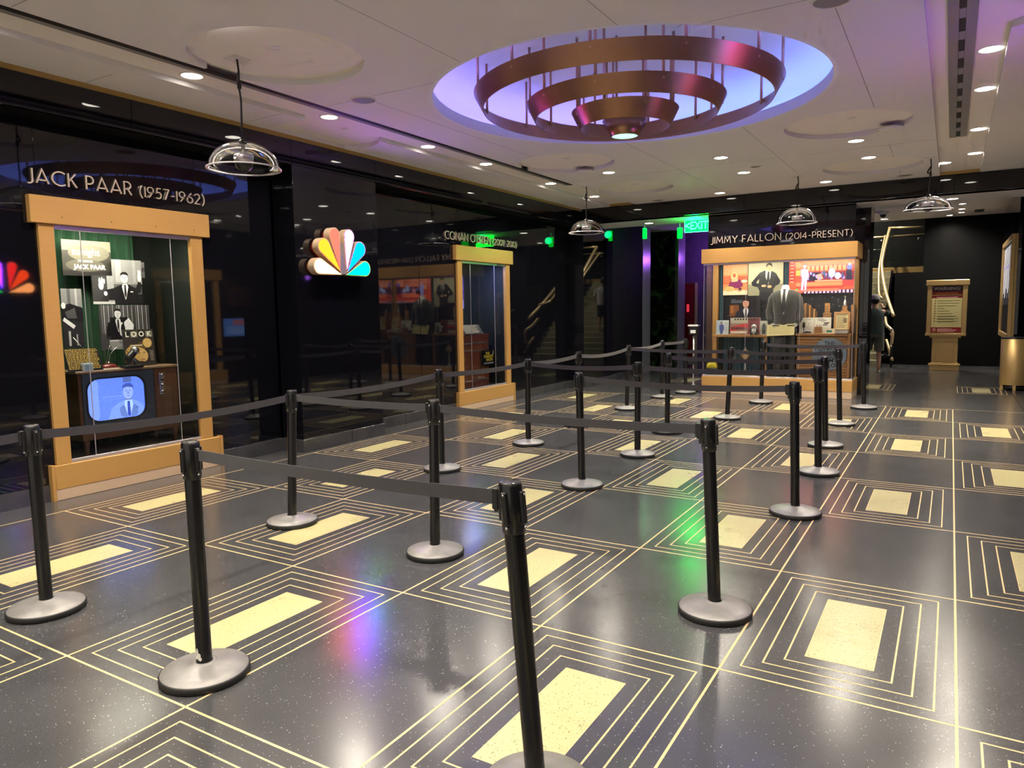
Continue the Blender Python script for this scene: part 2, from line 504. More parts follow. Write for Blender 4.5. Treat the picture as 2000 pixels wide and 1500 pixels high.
# ------------------------------------------------------------------ ceiling
ZC, ZU = 3.62, 3.67
RC, RR = (-1.932, 3.604), 1.846
YB = 10.30                        # face of the black beam
ceil = MB()
ceil.slab(rect(-7.2, -6.2, 2.4, YB + 0.02), [list(reversed(circ(*RC, RR, 96)))], ZU, ZU + 0.04)
ceiling = ceil.build('ceiling', MT['ceiling_upper'])
tag(ceiling, 'white gypsum ceiling with round coffers and a large circular opening', None, kind='structure')
COFF = [(-3.784, 1.007, 0.664), (-0.245, 5.934, 0.658), (-3.783, 6.019, 0.660), (-3.79, 8.50, 0.655), (-0.235, 8.802, 0.657), (-0.245, 1.0, 0.66), (-3.784, -1.6, 0.66), (-0.245, -1.6, 0.66)]
XS0, XS1 = -4.455, 0.60
# the lower ceiling board: coffers that touch the slot edge break through it
left_edge = [(XS0, YB)]
outer = [(XS0, -6.2), (XS1, -6.2), (XS1, YB), (XS0, YB)]
holes = [list(reversed(circ(*RC, RR, 96)))]
chain = [(XS0, YB)]
for (cx, cy, r) in sorted([c for c in COFF if c[0] < -3], key=lambda c: -c[1]):
    # mouth of the coffer, opened over a short stretch of the slot edge
    half = 0.17 if cy < 3 else 0.10
    a = math.asin(half / r)
    x_m = cx - r * math.cos(a)
    chain += [(XS0, cy + half)]
    chain += circ(cx, cy, r, 56, PI - a, -PI + a, True)
    chain += [(XS0, cy - half)]
outer = [(XS0, -6.2), (XS1, -6.2), (XS1, YB)] + chain
holes += [list(reversed(circ(cx, cy, r, 64))) for (cx, cy, r) in COFF if cx > -3]
MB().slab(outer, holes, ZC, ZU).build('ceiling_board', MT['ceiling'], ceiling)
# borders along both walls, interrupted by a bay in front of each logo pier
NB = [(-4.99, 2.36), (-5.62, 2.36)]
MB().slab([(-5.62, -6.2), (-4.985, -6.2), (-4.985, 2.40), (-5.62, 2.40)], [], ZC, ZU).build('ceiling_board', MT['ceiling'], ceiling)
arc = [(-5.62, 3.62)] + [(-5.45, 3.70), (-5.25, 3.70), (-5.08, 3.64), (-4.985, 3.56)]
MB().slab(arc + [(-4.985, YB), (-5.62, YB)], [], ZC, ZU).build('ceiling_board', MT['ceiling'], ceiling)
MB().slab([(1.13, -6.2), (2.4, -6.2), (2.4, 2.40), (1.13, 2.40)], [], ZC, ZU).build('ceiling_board', MT['ceiling'], ceiling)
MB().slab([(1.13, 3.50), (1.22, 3.44), (2.4, 3.60), (2.4, YB), (1.13, YB)], [], ZC, ZU).build('ceiling_board', MT['ceiling'], ceiling)
# air slots in the raised strips
MB().box(-4.535, -4.456, -6.2, 7.63, 3.624, 3.629).build('air_slot', MT['slot_black'], ceiling)
MB().box(-4.60, -4.535, -6.2, 7.63, 3.626, 3.632).build('slot_flange', MT['slot_grey'], ceiling)
for (a, b, m, z, nm) in ((0.73, 0.80, 'slot_grey', 3.655, 'slot_flange'), (0.80, 0.845, 'slot_black', 3.662, 'air_slot'), (0.845, 0.915, 'slot_grey', 3.655, 'slot_flange')):
    MB().box(a, b, -6.2, 7.55, z, ZU).build(nm, MT[m], ceiling)
for k in range(9):
    MB().box(0.802, 0.843, 3.0 + k * 0.5, 3.2 + k * 0.5, 3.658, 3.663).build('slot_bar', MT['slot_grey'], ceiling)
# board joints
def joint(x0, y0, x1, y1, z=ZC):
    if abs(x1 - x0) > abs(y1 - y0): MB().box(min(x0, x1), max(x0, x1), y0 - 0.0025, y0 + 0.0025, z - 0.0005, z + 0.001).build('board_joint', MT['joint'], ceiling)
    else: MB().box(x0 - 0.0025, x0 + 0.0025, min(y0, y1), max(y0, y1), z - 0.0005, z + 0.001).build('board_joint', MT['joint'], ceiling)
for s in ((-1.27, -2, -1.27, 1.88), (-2.63, -2, -2.63, 1.89), (0.085, 2.15, 0.085, 5.30), (-1.24, 5.35, -1.24, 9.05), (0.085, 7.34, 0.085, 8.23), (0.085, 9.4, 0.085, 10.28), (-3.948, 2.2, -3.948, 5.37), (-2.63, 5.35, -2.63, 10.2),
          (-0.80, 2.15, 0.585, 2.15), (-4.44, 2.17, -3.10, 2.17), (-0.9, 7.34, 0.59, 7.34), (-4.44, 7.34, -1.24, 7.34), (-4.44, -0.6, 0.59, -0.6)):
    joint(*s)
joint(-5.60, 2.11, -4.99, 2.11); joint(-5.60, 0.5, -5.2, 0.5); joint(-5.6, 5.9, -4.99, 5.9)
# small cover plates in the coffers
for (cx, cy, r) in COFF:
    MB().lathe([(0, -0.004), (0.045, -0.004), (0.05, 0)], 20, (cx + 0.06, cy - 0.1, ZU)).build('cover_plate', MT['lamp_trim'], ceiling)

# ------------------------------------------------------------------ the round opening: drum, ledge and violet lamps
drum = thing('ceiling_cove', 'violet-lit circular recess in the ceiling around the copper rings', 'light cove', (RC[0], RC[1], ZC))
rim = MB(); n = 96
rim.slab(circ(0, 0, RR + 0.03, n), [list(reversed(circ(0, 0, RR - 0.006, n)))], -0.001, 0.11)
rim.build('rim', MT['cove'], drum)
led = MB(); led.slab(circ(0, 0, RR + 0.30, n), [list(reversed(circ(0, 0, RR + 0.03, n)))], 0.09, 0.11)
led.build('ledge', MT['cove'], drum)
dome = MB()
prof = [(RR + 0.30, 0.09), (RR + 0.30, 0.30), (RR + 0.22, 0.40), (RR + 0.02, 0.47), (RR - 0.35, 0.50), (RR - 0.75, 0.53), (0.0, 0.54)]
dome.lathe(prof, n)
dome.build('dome', MT['cove'], drum)
COVE_COL = [((0.15, 0.24, 1.0), -0.5, 1.7), ((0.23, 0.19, 1.0), 1.7, 3.3), ((0.25, 0.18, 1.0), 3.3, 4.7), ((0.18, 0.22, 1.0), 4.7, 5.78)]
for q, (c, a0, a1) in enumerate(COVE_COL):
    b = MB()
    b.slab(circ(0, 0, RR + 0.20, 30, a0, a1, True) + list(reversed(circ(0, 0, RR + 0.12, 30, a0, a1, True))), [], 0.112, 0.130)
    b.build('lamp_strip', emat('cove_lamp_%d' % q, c, COVE_W), drum)

# ------------------------------------------------------------------ black glass wall on the left
XW, XP = -5.93, -5.60             # recessed panel plane, pier/fascia plane
wl = MB(); wl.box(-7.3, -7.2, -6.2, 24, -0.05, 4.3)
wall_left = wl.build('wall_left', MT['black_matte'])
tag(wall_left, 'black glass wall with recessed bays and display cases', None, kind='structure')
def gp(x0, x1, y0, y1, z0, z1, nm='glass_panel', m='black_glass', par=None):
    return MB().bbox(x0, x1, y0, y1, z0, z1, 0.003).build(nm, MT[m], par or wall_left)
ZH = 3.30
ys = [-6.2, -3.2, -0.95, 0.55, 2.76]
# fascia over the bays, split in sheets
fy = [-6.2, -3.4, -1.0, 0.9, 2.76, 4.155, 5.9, 7.7, 9.2, YB]
for a, b in zip(fy, fy[1:]):
    gp(XP - 0.06, XP, a + 0.002, b - 0.002, ZH, 3.575)
gp(-7.2, XP - 0.06, -6.2, YB, ZH, ZH + 0.05, 'bay_soffit', 'black_dull')
MB().box(XP - 0.05, XP - 0.004, -6.2, YB, 3.575, 3.622).build('trim_1', MT['gold_trim'], None)['kind'] = 'structure'
MB().box(XP - 0.05, XP - 0.004, -6.2, YB, 3.622, ZU).build('ceiling_edge', MT['ceiling'], ceiling)
MB().box(-7.2, XP - 0.05, -6.2, YB, 3.35, 3.72).build('bay_backing', MT['black_matte'], wall_left)
# bay 1 with the first case (opening Y 0.17..1.77), bay 2 with the second (Y 6.36..7.98)
def bay_panels(y0, y1, c0, c1, back=-0.05, y_mid=None):
    gp(XW + back, XW, y0, c0, 0.15, ZH)
    gp(XW + back, XW, c1, y1, 0.15, ZH)
    gp(XW + back, XW, c0, c1, 2.45, ZH)
bay_panels(-6.2, 2.27, 0.20, 1.74)
gp(XW - 0.10, XW - 0.05, 2.27, 2.76, 0.15, ZH)
bay_panels(4.155, 5.33, 4.2, 4.3) if False else None
gp(XW - 0.05, XW, 4.155, 5.42, 0.15, ZH); gp(XW - 0.05, XW, 5.424, 6.38, 0.15, ZH)
gp(XW - 0.05, XW, 7.94, 9.1, 0.15, ZH); gp(XW - 0.05, XW, 9.104, YB + 0.05, 0.15, ZH); gp(XW - 0.05, XW, 6.38, 7.94, 2.45, ZH)
# pier with the lit logo
pier = gp(XP - 0.34, XP, 2.76, 4.155, 0.15, ZH, 'glass_pier')
# far end of the wall
gp(-6.4, XP, YB + 0.06, 11.85, 0.13, 3.335, 'glass_pier')
gp(-6.4, XP - 0.09, 11.854, 13.9, 0.13, 3.64, 'wall_panel', 'black_dull')
gp(-6.6, -5.70, 13.9, 14.45, 0.0, 3.64, 'glass_pier')
# stone baseboards
bb = MB().box(-6.05, XW + 0.012, -6.2, 0.11, 0, 0.15).build('baseboard_left', MT['stone']); tag(bb, 'dark stone baseboard under the black glass', None, kind='structure')
for (x, a, b) in ((XW + 0.012, 1.89, 2.75), (XP + 0.012, 2.745, 3.55), (XP + 0.012, 3.555, 4.17), (XW + 0.012, 4.17, 5.0), (XW + 0.012, 5.005, 6.27), (XW + 0.012, 8.04, 9.2), (XW + 0.012, 9.205, YB + 0.04), (XP + 0.01, YB + 0.04, 11.86), (XP - 0.08, 11.86, 13.9)):
    MB().bbox(x - 0.35, x, a, b, 0, 0.15, 0.003).build('stone_block', MT['stone'], bb)

# ------------------------------------------------------------------ beam and the lower ceiling beyond
beam = MB().box(-5.60, 2.4, YB, YB + 0.22, 3.335, 3.66).build('beam', MT['black_glass'])
tag(beam, 'black glass beam crossing the ceiling', None, kind='structure')
for k in range(5):
    MB().bbox(-5.60 + k * 1.6, -5.60 + k * 1.6 + 1.596, YB - 0.012, YB, 3.337, 3.615, 0.002).build('glass_panel', MT['black_glass'], beam)
MB().box(-4.985, -4.46, YB - 0.016, YB - 0.010, 3.622, ZU).build('trim_2', MT['gold_trim'])['kind'] = 'structure'
MB().box(0.60, 1.13, YB - 0.016, YB - 0.010, 3.622, ZU).build('trim_3', MT['gold_trim'])['kind'] = 'structure'
cl = MB().box(-7.2, 2.4, YB + 0.02, 11.45, 3.335, 3.40).build('ceiling_lower', MT['ceiling']); tag(cl, 'lower white ceiling strip past the black beam', None, kind='structure')
hi = MB()
hi.slab(rect(-7.2, 11.45, 2.4, 19.1), [], 3.86, 3.90)
hi.slab(rect(-7.2, 19.1, 2.4, 24.2), [], 6.0, 6.04)
ch = hi.build('ceiling_far', MT['ceiling']); tag(ch, 'white ceiling of the far lobby', None, kind='structure')
MB().box(-7.2, 2.4, 11.44, 11.46, 3.335, 3.88).build('ceiling_riser', MT['ceiling'], ch)
MB().box(-7.2, -3.3, 11.45, 16.2, 3.62, 3.66).build('ceiling_drop', MT['ceiling'], ch)

for n_, l_ in (('trim_1', 'thin gold trim between the black fascia and the white ceiling'), ('trim_2', 'short gold trim over the beam at the raised strip by the case wall'), ('trim_3', 'short gold trim over the beam at the raised strip by the air slot')):
    bpy.data.objects[n_]['label'] = l_

# ------------------------------------------------------------------ far walls
wb = MB().box(-0.50, 2.4, 19.1, 19.3, 0, 2.47).build('wall_back', MT['black_dull']); tag(wb, 'black wall at the far end beside the stairs', None, kind='structure')
MB().box(-7.2, 2.4, 19.1, 19.15, 3.88, 6.0).build('upper_wall', MT['black_matte'], wb)
MB().box(2.3, 2.4, 19.1, 23.4, 0, 6.0).build('side_wall', MT['black_matte'], wb)
MB().box(0.16, 2.4, 19.1, 19.3, 2.47, 3.9).build('wall_panel', MT['black_dull'], wb)
MB().box(-7.2, 2.4, 23.4, 23.5, 0, 6).build('stairwell_wall', MT['black_matte'], wb)
MB().box(-7.2, -5.3, 15.4, 16.0, 0, 3.62).build('wall_marble', MT['marble'])
tag(bpy.data.objects['wall_marble'], 'dark green marble pier between the corridors', None, kind='structure')
vw = MB().box(-7.2, -3.0, 17.2, 17.3, 0, 3.9).build('wall_corridor', MT['violet_wall']); tag(vw, 'dark wall of the side corridor in violet light', None, kind='structure')
MB().box(-3.1, -3.0, 17.2, 22.2, 0, 3.9).build('wall_stair', MT['black_glass']); tag(bpy.data.objects['wall_stair'], 'black wall beside the stairs', None, kind='structure')
wr = MB().box(2.25, 2.4, -6.2, 24, -0.05, 3.9).build('wall_right', MT['black_matte']); tag(wr, 'black glass wall facing the display bays', None, kind='structure')
for a, b in ((-6.2, -3.0), (-3.0, 0.2), (0.2, 2.76), (4.155, 6.38), (7.94, 10.3)):
    gp(2.05, 2.25, a + 0.002, b - 0.002, 0.15, 3.62, par=wr)
gp(2.05, 2.25, 6.38, 7.94, 2.45, 3.62, par=wr)
gp(2.05, 2.25, 6.38, 7.94, 0.0, 0.33, par=wr)
gp(1.98, 2.25, 2.76, 4.155, 0.15, 3.62, 'glass_pier', par=wr)
gp(2.02, 2.25, 10.3, 12.5, 0.0, 3.86, 'glass_pier', par=wr)
gp(2.2, 2.25, 12.5, 13.8, 0.0, 3.86, 'glass_panel', par=wr)
gp(1.88, 2.25, 13.8, 19.1, 0.0, 3.86, 'glass_panel', par=wr)
# pier behind the far display case
pr = MB().bbox(-3.05, -0.44, 11.32, 11.95, 0, 3.86, 0.004).build('wall_pier', MT['black_glass']); tag(pr, 'black glass pier behind the far display case', None, kind='structure')

for (x, a, b, z) in ((-5.70, 13.92, 14.44, 3.60), (-5.30, 15.42, 15.98, 3.60)):
    MB().bbox(x, x + 0.012, a, b, 0.0, z, 0.003).build('added_edge_panel', MT['steel_dull'], bpy.data.objects['wall_marble'])  # steel sheets added on the pier sides to catch the violet light
# red door and the corridor lamp
dr = MB().bbox(-5.80, -5.37, 17.13, 17.2, 0.0, 2.26, 0.006).build('door_1', MT['red_door']); tag(dr, 'red door with a small sign in the side corridor', None, kind='structure')
MB().bbox(-5.865, -5.80, 17.12, 17.2, 0, 2.32, 0.004).build('door_frame', MT['mahogany'], dr)
MB().bbox(-5.37, -5.31, 17.12, 17.2, 0, 2.32, 0.004).build('door_frame', MT['brass'], dr)
MB().bbox(-5.80, -5.37, 17.12, 17.2, 2.26, 2.32, 0.004).build('door_frame', MT['mahogany'], dr)
MB().box(-5.60, -5.53, 17.122, 17.13, 1.50, 1.72).build('door_sign', mat('door_sign_red', (0.7, 0.03, 0.05), 0.5, emit=(1, 0.05, 0.08), estr=0.4, noise=0.1), dr)
hb = MB(); hb.tube([(-5.42, 17.13, 1.05), (-5.42, 17.07, 1.05), (-5.50, 17.07, 1.05)], 0.012, 8)
hb.build('door_handle', MT['brass'], dr)

# ------------------------------------------------------------------ recessed downlights
def ring_mesh(r, name='trim_ring'):
    return MB().lathe([(r + 0.018, 0.0), (r + 0.016, -0.005), (r + 0.004, -0.006), (r, -0.002), (r, 0.004)], 28)
trim_me = ring_mesh(0.085).mesh('trim_ring'); trim_me.materials.append(MT['lamp_trim'])
lens_me = MB().lathe([(0, -0.003), (0.055, -0.0028), (0.085, -0.001)], 28).mesh('lens'); lens_me.materials.append(MT['lens'])
def downlight(x, y, z, label, group, power=1.0, s=1.0):
    t = thing('downlight', label, 'downlight', (x, y, z), group=group)
    a = inst('trim_ring', trim_me, t); b = inst('lens', lens_me, t)
    a.scale = b.scale = (s, s, 1)
    ld = bpy.data.lights.new('downlight_lamp', 'SPOT')
    ld.energy = DOWN_W * power * 4
    ld.color = WARM
    ld.shadow_soft_size = 0.085
    ld.specular_factor = 0.25
    ld.spot_size = math.radians(150)
    ld.spot_blend = 0.9
    lo = bpy.data.objects.new('downlight_lamp', ld)
    link(lo, t)
    lo.location = (0, 0, -0.03)
    return t
ORD = ['first', 'second', 'third', 'fourth', 'fifth', 'sixth', 'seventh', 'eighth', 'ninth', 'tenth', 'eleventh']
XLd, XRd = -4.83, 1.03
for k, y in enumerate((0.985, 2.60, 4.28, 5.60, 7.53, 9.22)):
    downlight(XLd, y, ZU, 'round downlight in the raised ceiling strip along the case wall, %s from the camera' % ORD[k], 'downlights of the raised strip by the case wall')
for k, y in enumerate((4.12, 5.39, 7.28, 8.89)):
    downlight(XRd, y, ZU, 'round downlight beside the air slot near the frame edge, %s from the camera' % ORD[k], 'downlights of the raised strip by the air slot')
for x, y, lb in ((-1.895, 6.877, 'round ceiling downlight just past the copper rings'), (-3.562, 6.965, 'round ceiling downlight between the two coffers near the case wall'), (-1.90, 8.167, 'round ceiling downlight beside the grey speaker disc'),
                 (-2.729, 9.903, 'round ceiling downlight next to the black beam above the exit signs'), (-0.988, 9.795, 'round ceiling downlight close to the beam above the far display case'),
                 (-0.242, 6.848, 'round ceiling downlight in front of the far coffer'), (-0.21, 8.06, 'downlight cut by the edge of the far coffer'), (0.664, 9.437, 'ceiling downlight at the corner of the raised strip and the beam')):
    downlight(x, y, ZC if x < 0.6 else ZU, lb, 'downlights of the main ceiling')
for k, (x, y) in enumerate(((-1.9, 0.60), (-1.9, -1.12), (-3.56, -0.35), (-0.24, -1.12 + 0.9), (XLd, -0.6), (XLd, -2.2), (XRd, 0.62), (XRd, -1.12), (-2.73, -2.4), (-0.99, -2.4), (XLd, -3.8), (XRd, -3.6), (-1.9, -4.2))):
    downlight(x, y, ZC if -4.4 < x < 0.6 else ZU, 'round white downlight in the ceiling over the camera', 'downlights over the camera', 1.0)
for k, (x, y) in enumerate(((-4.467, 11.05), (0.779, 11.0))):
    downlight(x, y, 3.335, ('round downlight in the low ceiling before the exit signs', 'round downlight in the low ceiling behind the clear dome')[k], 'downlights of the low ceiling', 0.7)
downlight(-4.60, 12.9, 3.62, 'small downlight in the corridor ceiling by the exit signs', 'downlights of the far lobby', 0.35)
downlight(-0.763, 18.5, 3.86, 'small downlight in the far lobby ceiling above the stair foot', 'downlights of the far lobby', 0.7)
downlight(0.709, 18.7, 3.86, 'small downlight at the far wall beside the clear dome', 'downlights of the far lobby', 0.5, 0.8)
for k, y in enumerate((16.4, 17.43, 18.2)):
    downlight(0.96, y, 3.86, 'small downlight of the short row before the warning stand, %s from the camera' % ORD[k], 'downlights of the far lobby', 0.8, 0.8)
downlight(-1.9, 20.6, 5.98, 'downlight above the stair flight', 'downlights of the far lobby', 5.0)

# strip of light leaking along the near rim of the first coffer
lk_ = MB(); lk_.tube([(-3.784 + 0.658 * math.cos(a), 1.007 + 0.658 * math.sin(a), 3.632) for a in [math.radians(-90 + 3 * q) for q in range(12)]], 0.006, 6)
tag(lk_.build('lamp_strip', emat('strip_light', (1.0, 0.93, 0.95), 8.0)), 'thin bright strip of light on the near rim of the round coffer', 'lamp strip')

# ceiling speakers and other round plates
def speaker(x, y, z, r, label):
    t = thing('ceiling_speaker', label, 'ceiling speaker', (x, y, z))
    MB().lathe([(0, -0.006), (r * 0.85, -0.006), (r * 0.9, -0.003)], 28).build('grille', MT['slot_grey'], t)
    MB().lathe([(r * 0.9, -0.002), (r * 0.93, -0.009), (r, -0.007), (r, 0.0)], 28).build('ring', MT['lamp_trim'], t)
speaker(-3.992, 2.206, ZC, 0.12, 'grey round ceiling speaker between the coffer and the copper rings')
speaker(0.079, 2.25, ZC, 0.125, 'grey round ceiling speaker cut off by the top edge')
speaker(-3.915, 10.04, ZC, 0.115, 'grey round ceiling speaker by the beam near the case wall')
speaker(0.134, 9.895, ZC, 0.115, 'grey round ceiling speaker by the beam below the far coffer')
speaker(-1.643, 7.782, ZC, 0.08, 'small grey round speaker between two downlights')
for x, y, lb in ((0.17, 6.36, 'round plate on the rim of the far coffer'), (-3.80, 6.66, 'round plate on the rim of the coffer near the case wall')):
    t = thing('round_plate', lb, 'ceiling plate', (x, y, ZC - 0.02))
    MB().lathe([(0, 0.0), (0.118, 0.0), (0.125, 0.006), (0.125, 0.02)], 28).build('face', MT['ceiling'], t)
    MB().lathe([(0.127, 0.004), (0.131, 0.004), (0.131, 0.02)], 28).build('edge', MT['lamp_trim'], t)
for x, y, lb in ((-5.05, 3.05, 'small sprinkler cover by the logo pier'), (-0.05, 9.95, 'small sprinkler cover near the beam')):
    tag(MB().lathe([(0, -0.005), (0.04, -0.005), (0.045, 0.0)], 20, (x, y, ZU if x < -4.9 else ZC)).build('sprinkler_cover', MT['lamp_trim']), lb, 'sprinkler cover')

# ------------------------------------------------------------------ copper rings hanging in the opening
RINGS = [(3.687, 1.451, 3.539, 1.367), (3.591, 0.944, 3.440, 0.866), (3.511, 0.511, 3.352, 0.432)]
ch_t = thing('ring_chandelier', 'stepped chandelier of copper rings hanging in the round ceiling opening', 'chandelier', (RC[0], RC[1], 3.27))
for k, (zt, rt, zb, rb) in enumerate(RINGS):
    b = MB(); n = 96
    b.lathe([(rb, zb - 3.27), (rt, zt - 3.27)], n)
    b.lathe([(rt, zt - 3.27), (rt - 0.008, zt - 3.27)], n)
    b.lathe([(rt - 0.008, zt - 3.27), (rb - 0.008, zb - 3.27)], n)
    b.lathe([(rb - 0.008, zb - 3.27), (rb, zb - 3.27)], n)
    o = b.build('copper_ring', MT['copper'], ch_t)
    MB().box(rt * 0.98 - 0.02, rt * 0.98 - 0.018, -0.002, 0.002, zb - 3.27, zt - 3.27)
    m = (12, 10, 8)[k]
    for q in range(m):
        a = 2 * PI * (q + 0.37 * k) / m + 0.2
        rm = rt - 0.03
        MB().tube([(rm * math.cos(a), rm * math.sin(a), zt - 3.27 - 0.05), (rm * math.cos(a), rm * math.sin(a), 4.15 - 3.27)], 0.013, 8).build('hanging_rod', MT['copper_rod'], ch_t)
b = MB()
b.lathe([(0.133, 0.004), (0.215, 0.155), (0.205, 0.155), (0.125, 0.004), (0.133, 0.004)], 48)
cone = b.build('lamp_cone', MT['copper'], ch_t)
MB().lathe([(0, 0.012), (0.124, 0.012)], 40).build('lamp_lens', emat('cone_lens', (0.30, 0.95, 0.72), 1.6), cone)
for q in range(3):
    a = 2 * PI * q / 3 + 0.5
    MB().tube([(0.19 * math.cos(a), 0.19 * math.sin(a), 0.13), (0.19 * math.cos(a), 0.19 * math.sin(a), 0.88)], 0.012, 8).build('hanging_rod', MT['copper_rod'], ch_t)
ld = bpy.data.lights.new('cone_lamp', 'SPOT'); ld.energy = 25; ld.color = (0.8, 1.0, 0.9); ld.spot_size = 1.6; ld.shadow_soft_size = 0.08
lo = bpy.data.objects.new('cone_lamp', ld); link(lo, ch_t); lo.location = (0, 0, -0.01)

# ------------------------------------------------------------------ clear domes with speakers, hung on cords
def dome_pendant(x, y, zceil, ztop, zrim, dia, label, plate_dx=0.0, tilt=0.0):
    t = thing('sound_dome', label, 'hanging dome', (x, y, zrim), group='clear domes hung from the ceiling')
    R = dia / 2; H = ztop - zrim
    prof = []
    for k in range(13):
        a = (PI / 2) * k / 12
        prof.append((R * math.cos(a) ** 0.92 if k < 12 else 0.012, H * math.sin(a)))
    inner = [(max(0.010, r - 0.004), max(0, z - 0.003)) for r, z in prof]
    d = MB().lathe([(R + 0.012, -0.004), (R + 0.012, 0.004)] + prof, 48).build('dome', MT['acrylic'], t)
    MB().lathe([(R - 0.004, -0.005), (R + 0.013, -0.006), (R + 0.014, 0.003), (R - 0.002, 0.004), (R - 0.004, -0.005)], 48).build('rim', MT['white'] if False else mat('dome_rim', (0.72, 0.70, 0.74), 0.2, noise=0.03), t)
    MB().lathe([(0.028, H + 0.012), (0.030, H - 0.004), (0.0, H - 0.004)], 20).build('collar', MT['dark_metal'], t)
    b = MB(); b.lathe([(0.030, H - 0.01), (0.030, H + 0.012), (0.012, H + 0.022), (0.0, H + 0.022)], 20)
    b.build('cap', MT['dark_metal'], t)
    MB().lathe([(0.017, H - 0.01), (0.017, 0.10)], 14).build('stem', MT['steel'], t)
    MB().lathe([(0, 0.115), (0.074, 0.108), (0.078, 0.10), (0.074, 0.045), (0.0, 0.045)], 28).build('speaker_can', MT['aluminium'], t)
    MB().lathe([(0.073, 0.045), (0.066, 0.015), (0.045, -0.012), (0.02, -0.022), (0, -0.024)], 28).build('speaker_cone', MT['black_plastic'], t)
    zt = zceil - zrim
    px = plate_dx
    pts = [(px, 0, zt), (px + 0.012, 0.0, zt - 0.10), (px * 0.8 + 0.005, 0, zt - 0.24), (0.004, 0.0, (zt + H) / 2), (-0.004, 0, H + 0.12), (0, 0, H + 0.02)]
    MB().tube(pts, 0.008, 8).build('cord', MT['black_plastic'], t)
    kn = MB(); zk = zt - 0.20
    kn.tube([(px * 0.85 + 0.008, 0, zk + 0.09), (px * 0.85 - 0.028, 0.012, zk + 0.03), (px * 0.85 - 0.030, 0.012, zk + 0.008), (px * 0.85 + 0.004, 0.004, zk)], 0.010, 8)
    kn.tube([(px * 0.82 + 0.008, 0, zk + 0.02), (px * 0.82 + 0.008, 0, zk - 0.035)], 0.017, 10)
    kn.build('knot', MT['black_plastic'], t)
    b = MB(); b.box(px - 0.075, px + 0.075, -0.075, 0.075, zt - 0.006, zt)
    b.build('ceiling_plate', MT['lamp_trim'], t)
    if tilt: t.rotation_euler = (tilt, tilt * 0.6, 0)
dome_pendant(-4.144, 0.922, ZU, 3.013, 2.802, 0.56, 'clear plastic dome on a knotted cord beside the wall lettering', -0.02)
dome_pendant(-4.352, 7.86, ZC, 3.077, 2.872, 0.56, 'clear plastic dome hanging before the corner of the beam')
dome_pendant(-1.275, 8.97, ZC, 3.150, 2.905, 0.575, 'clear plastic dome hanging in front of the far wall lettering')
dome_pendant(0.50, 8.657, ZC, 3.113, 2.925, 0.585, 'clear plastic dome hanging over the opening to the stairs', 0, 0.03)

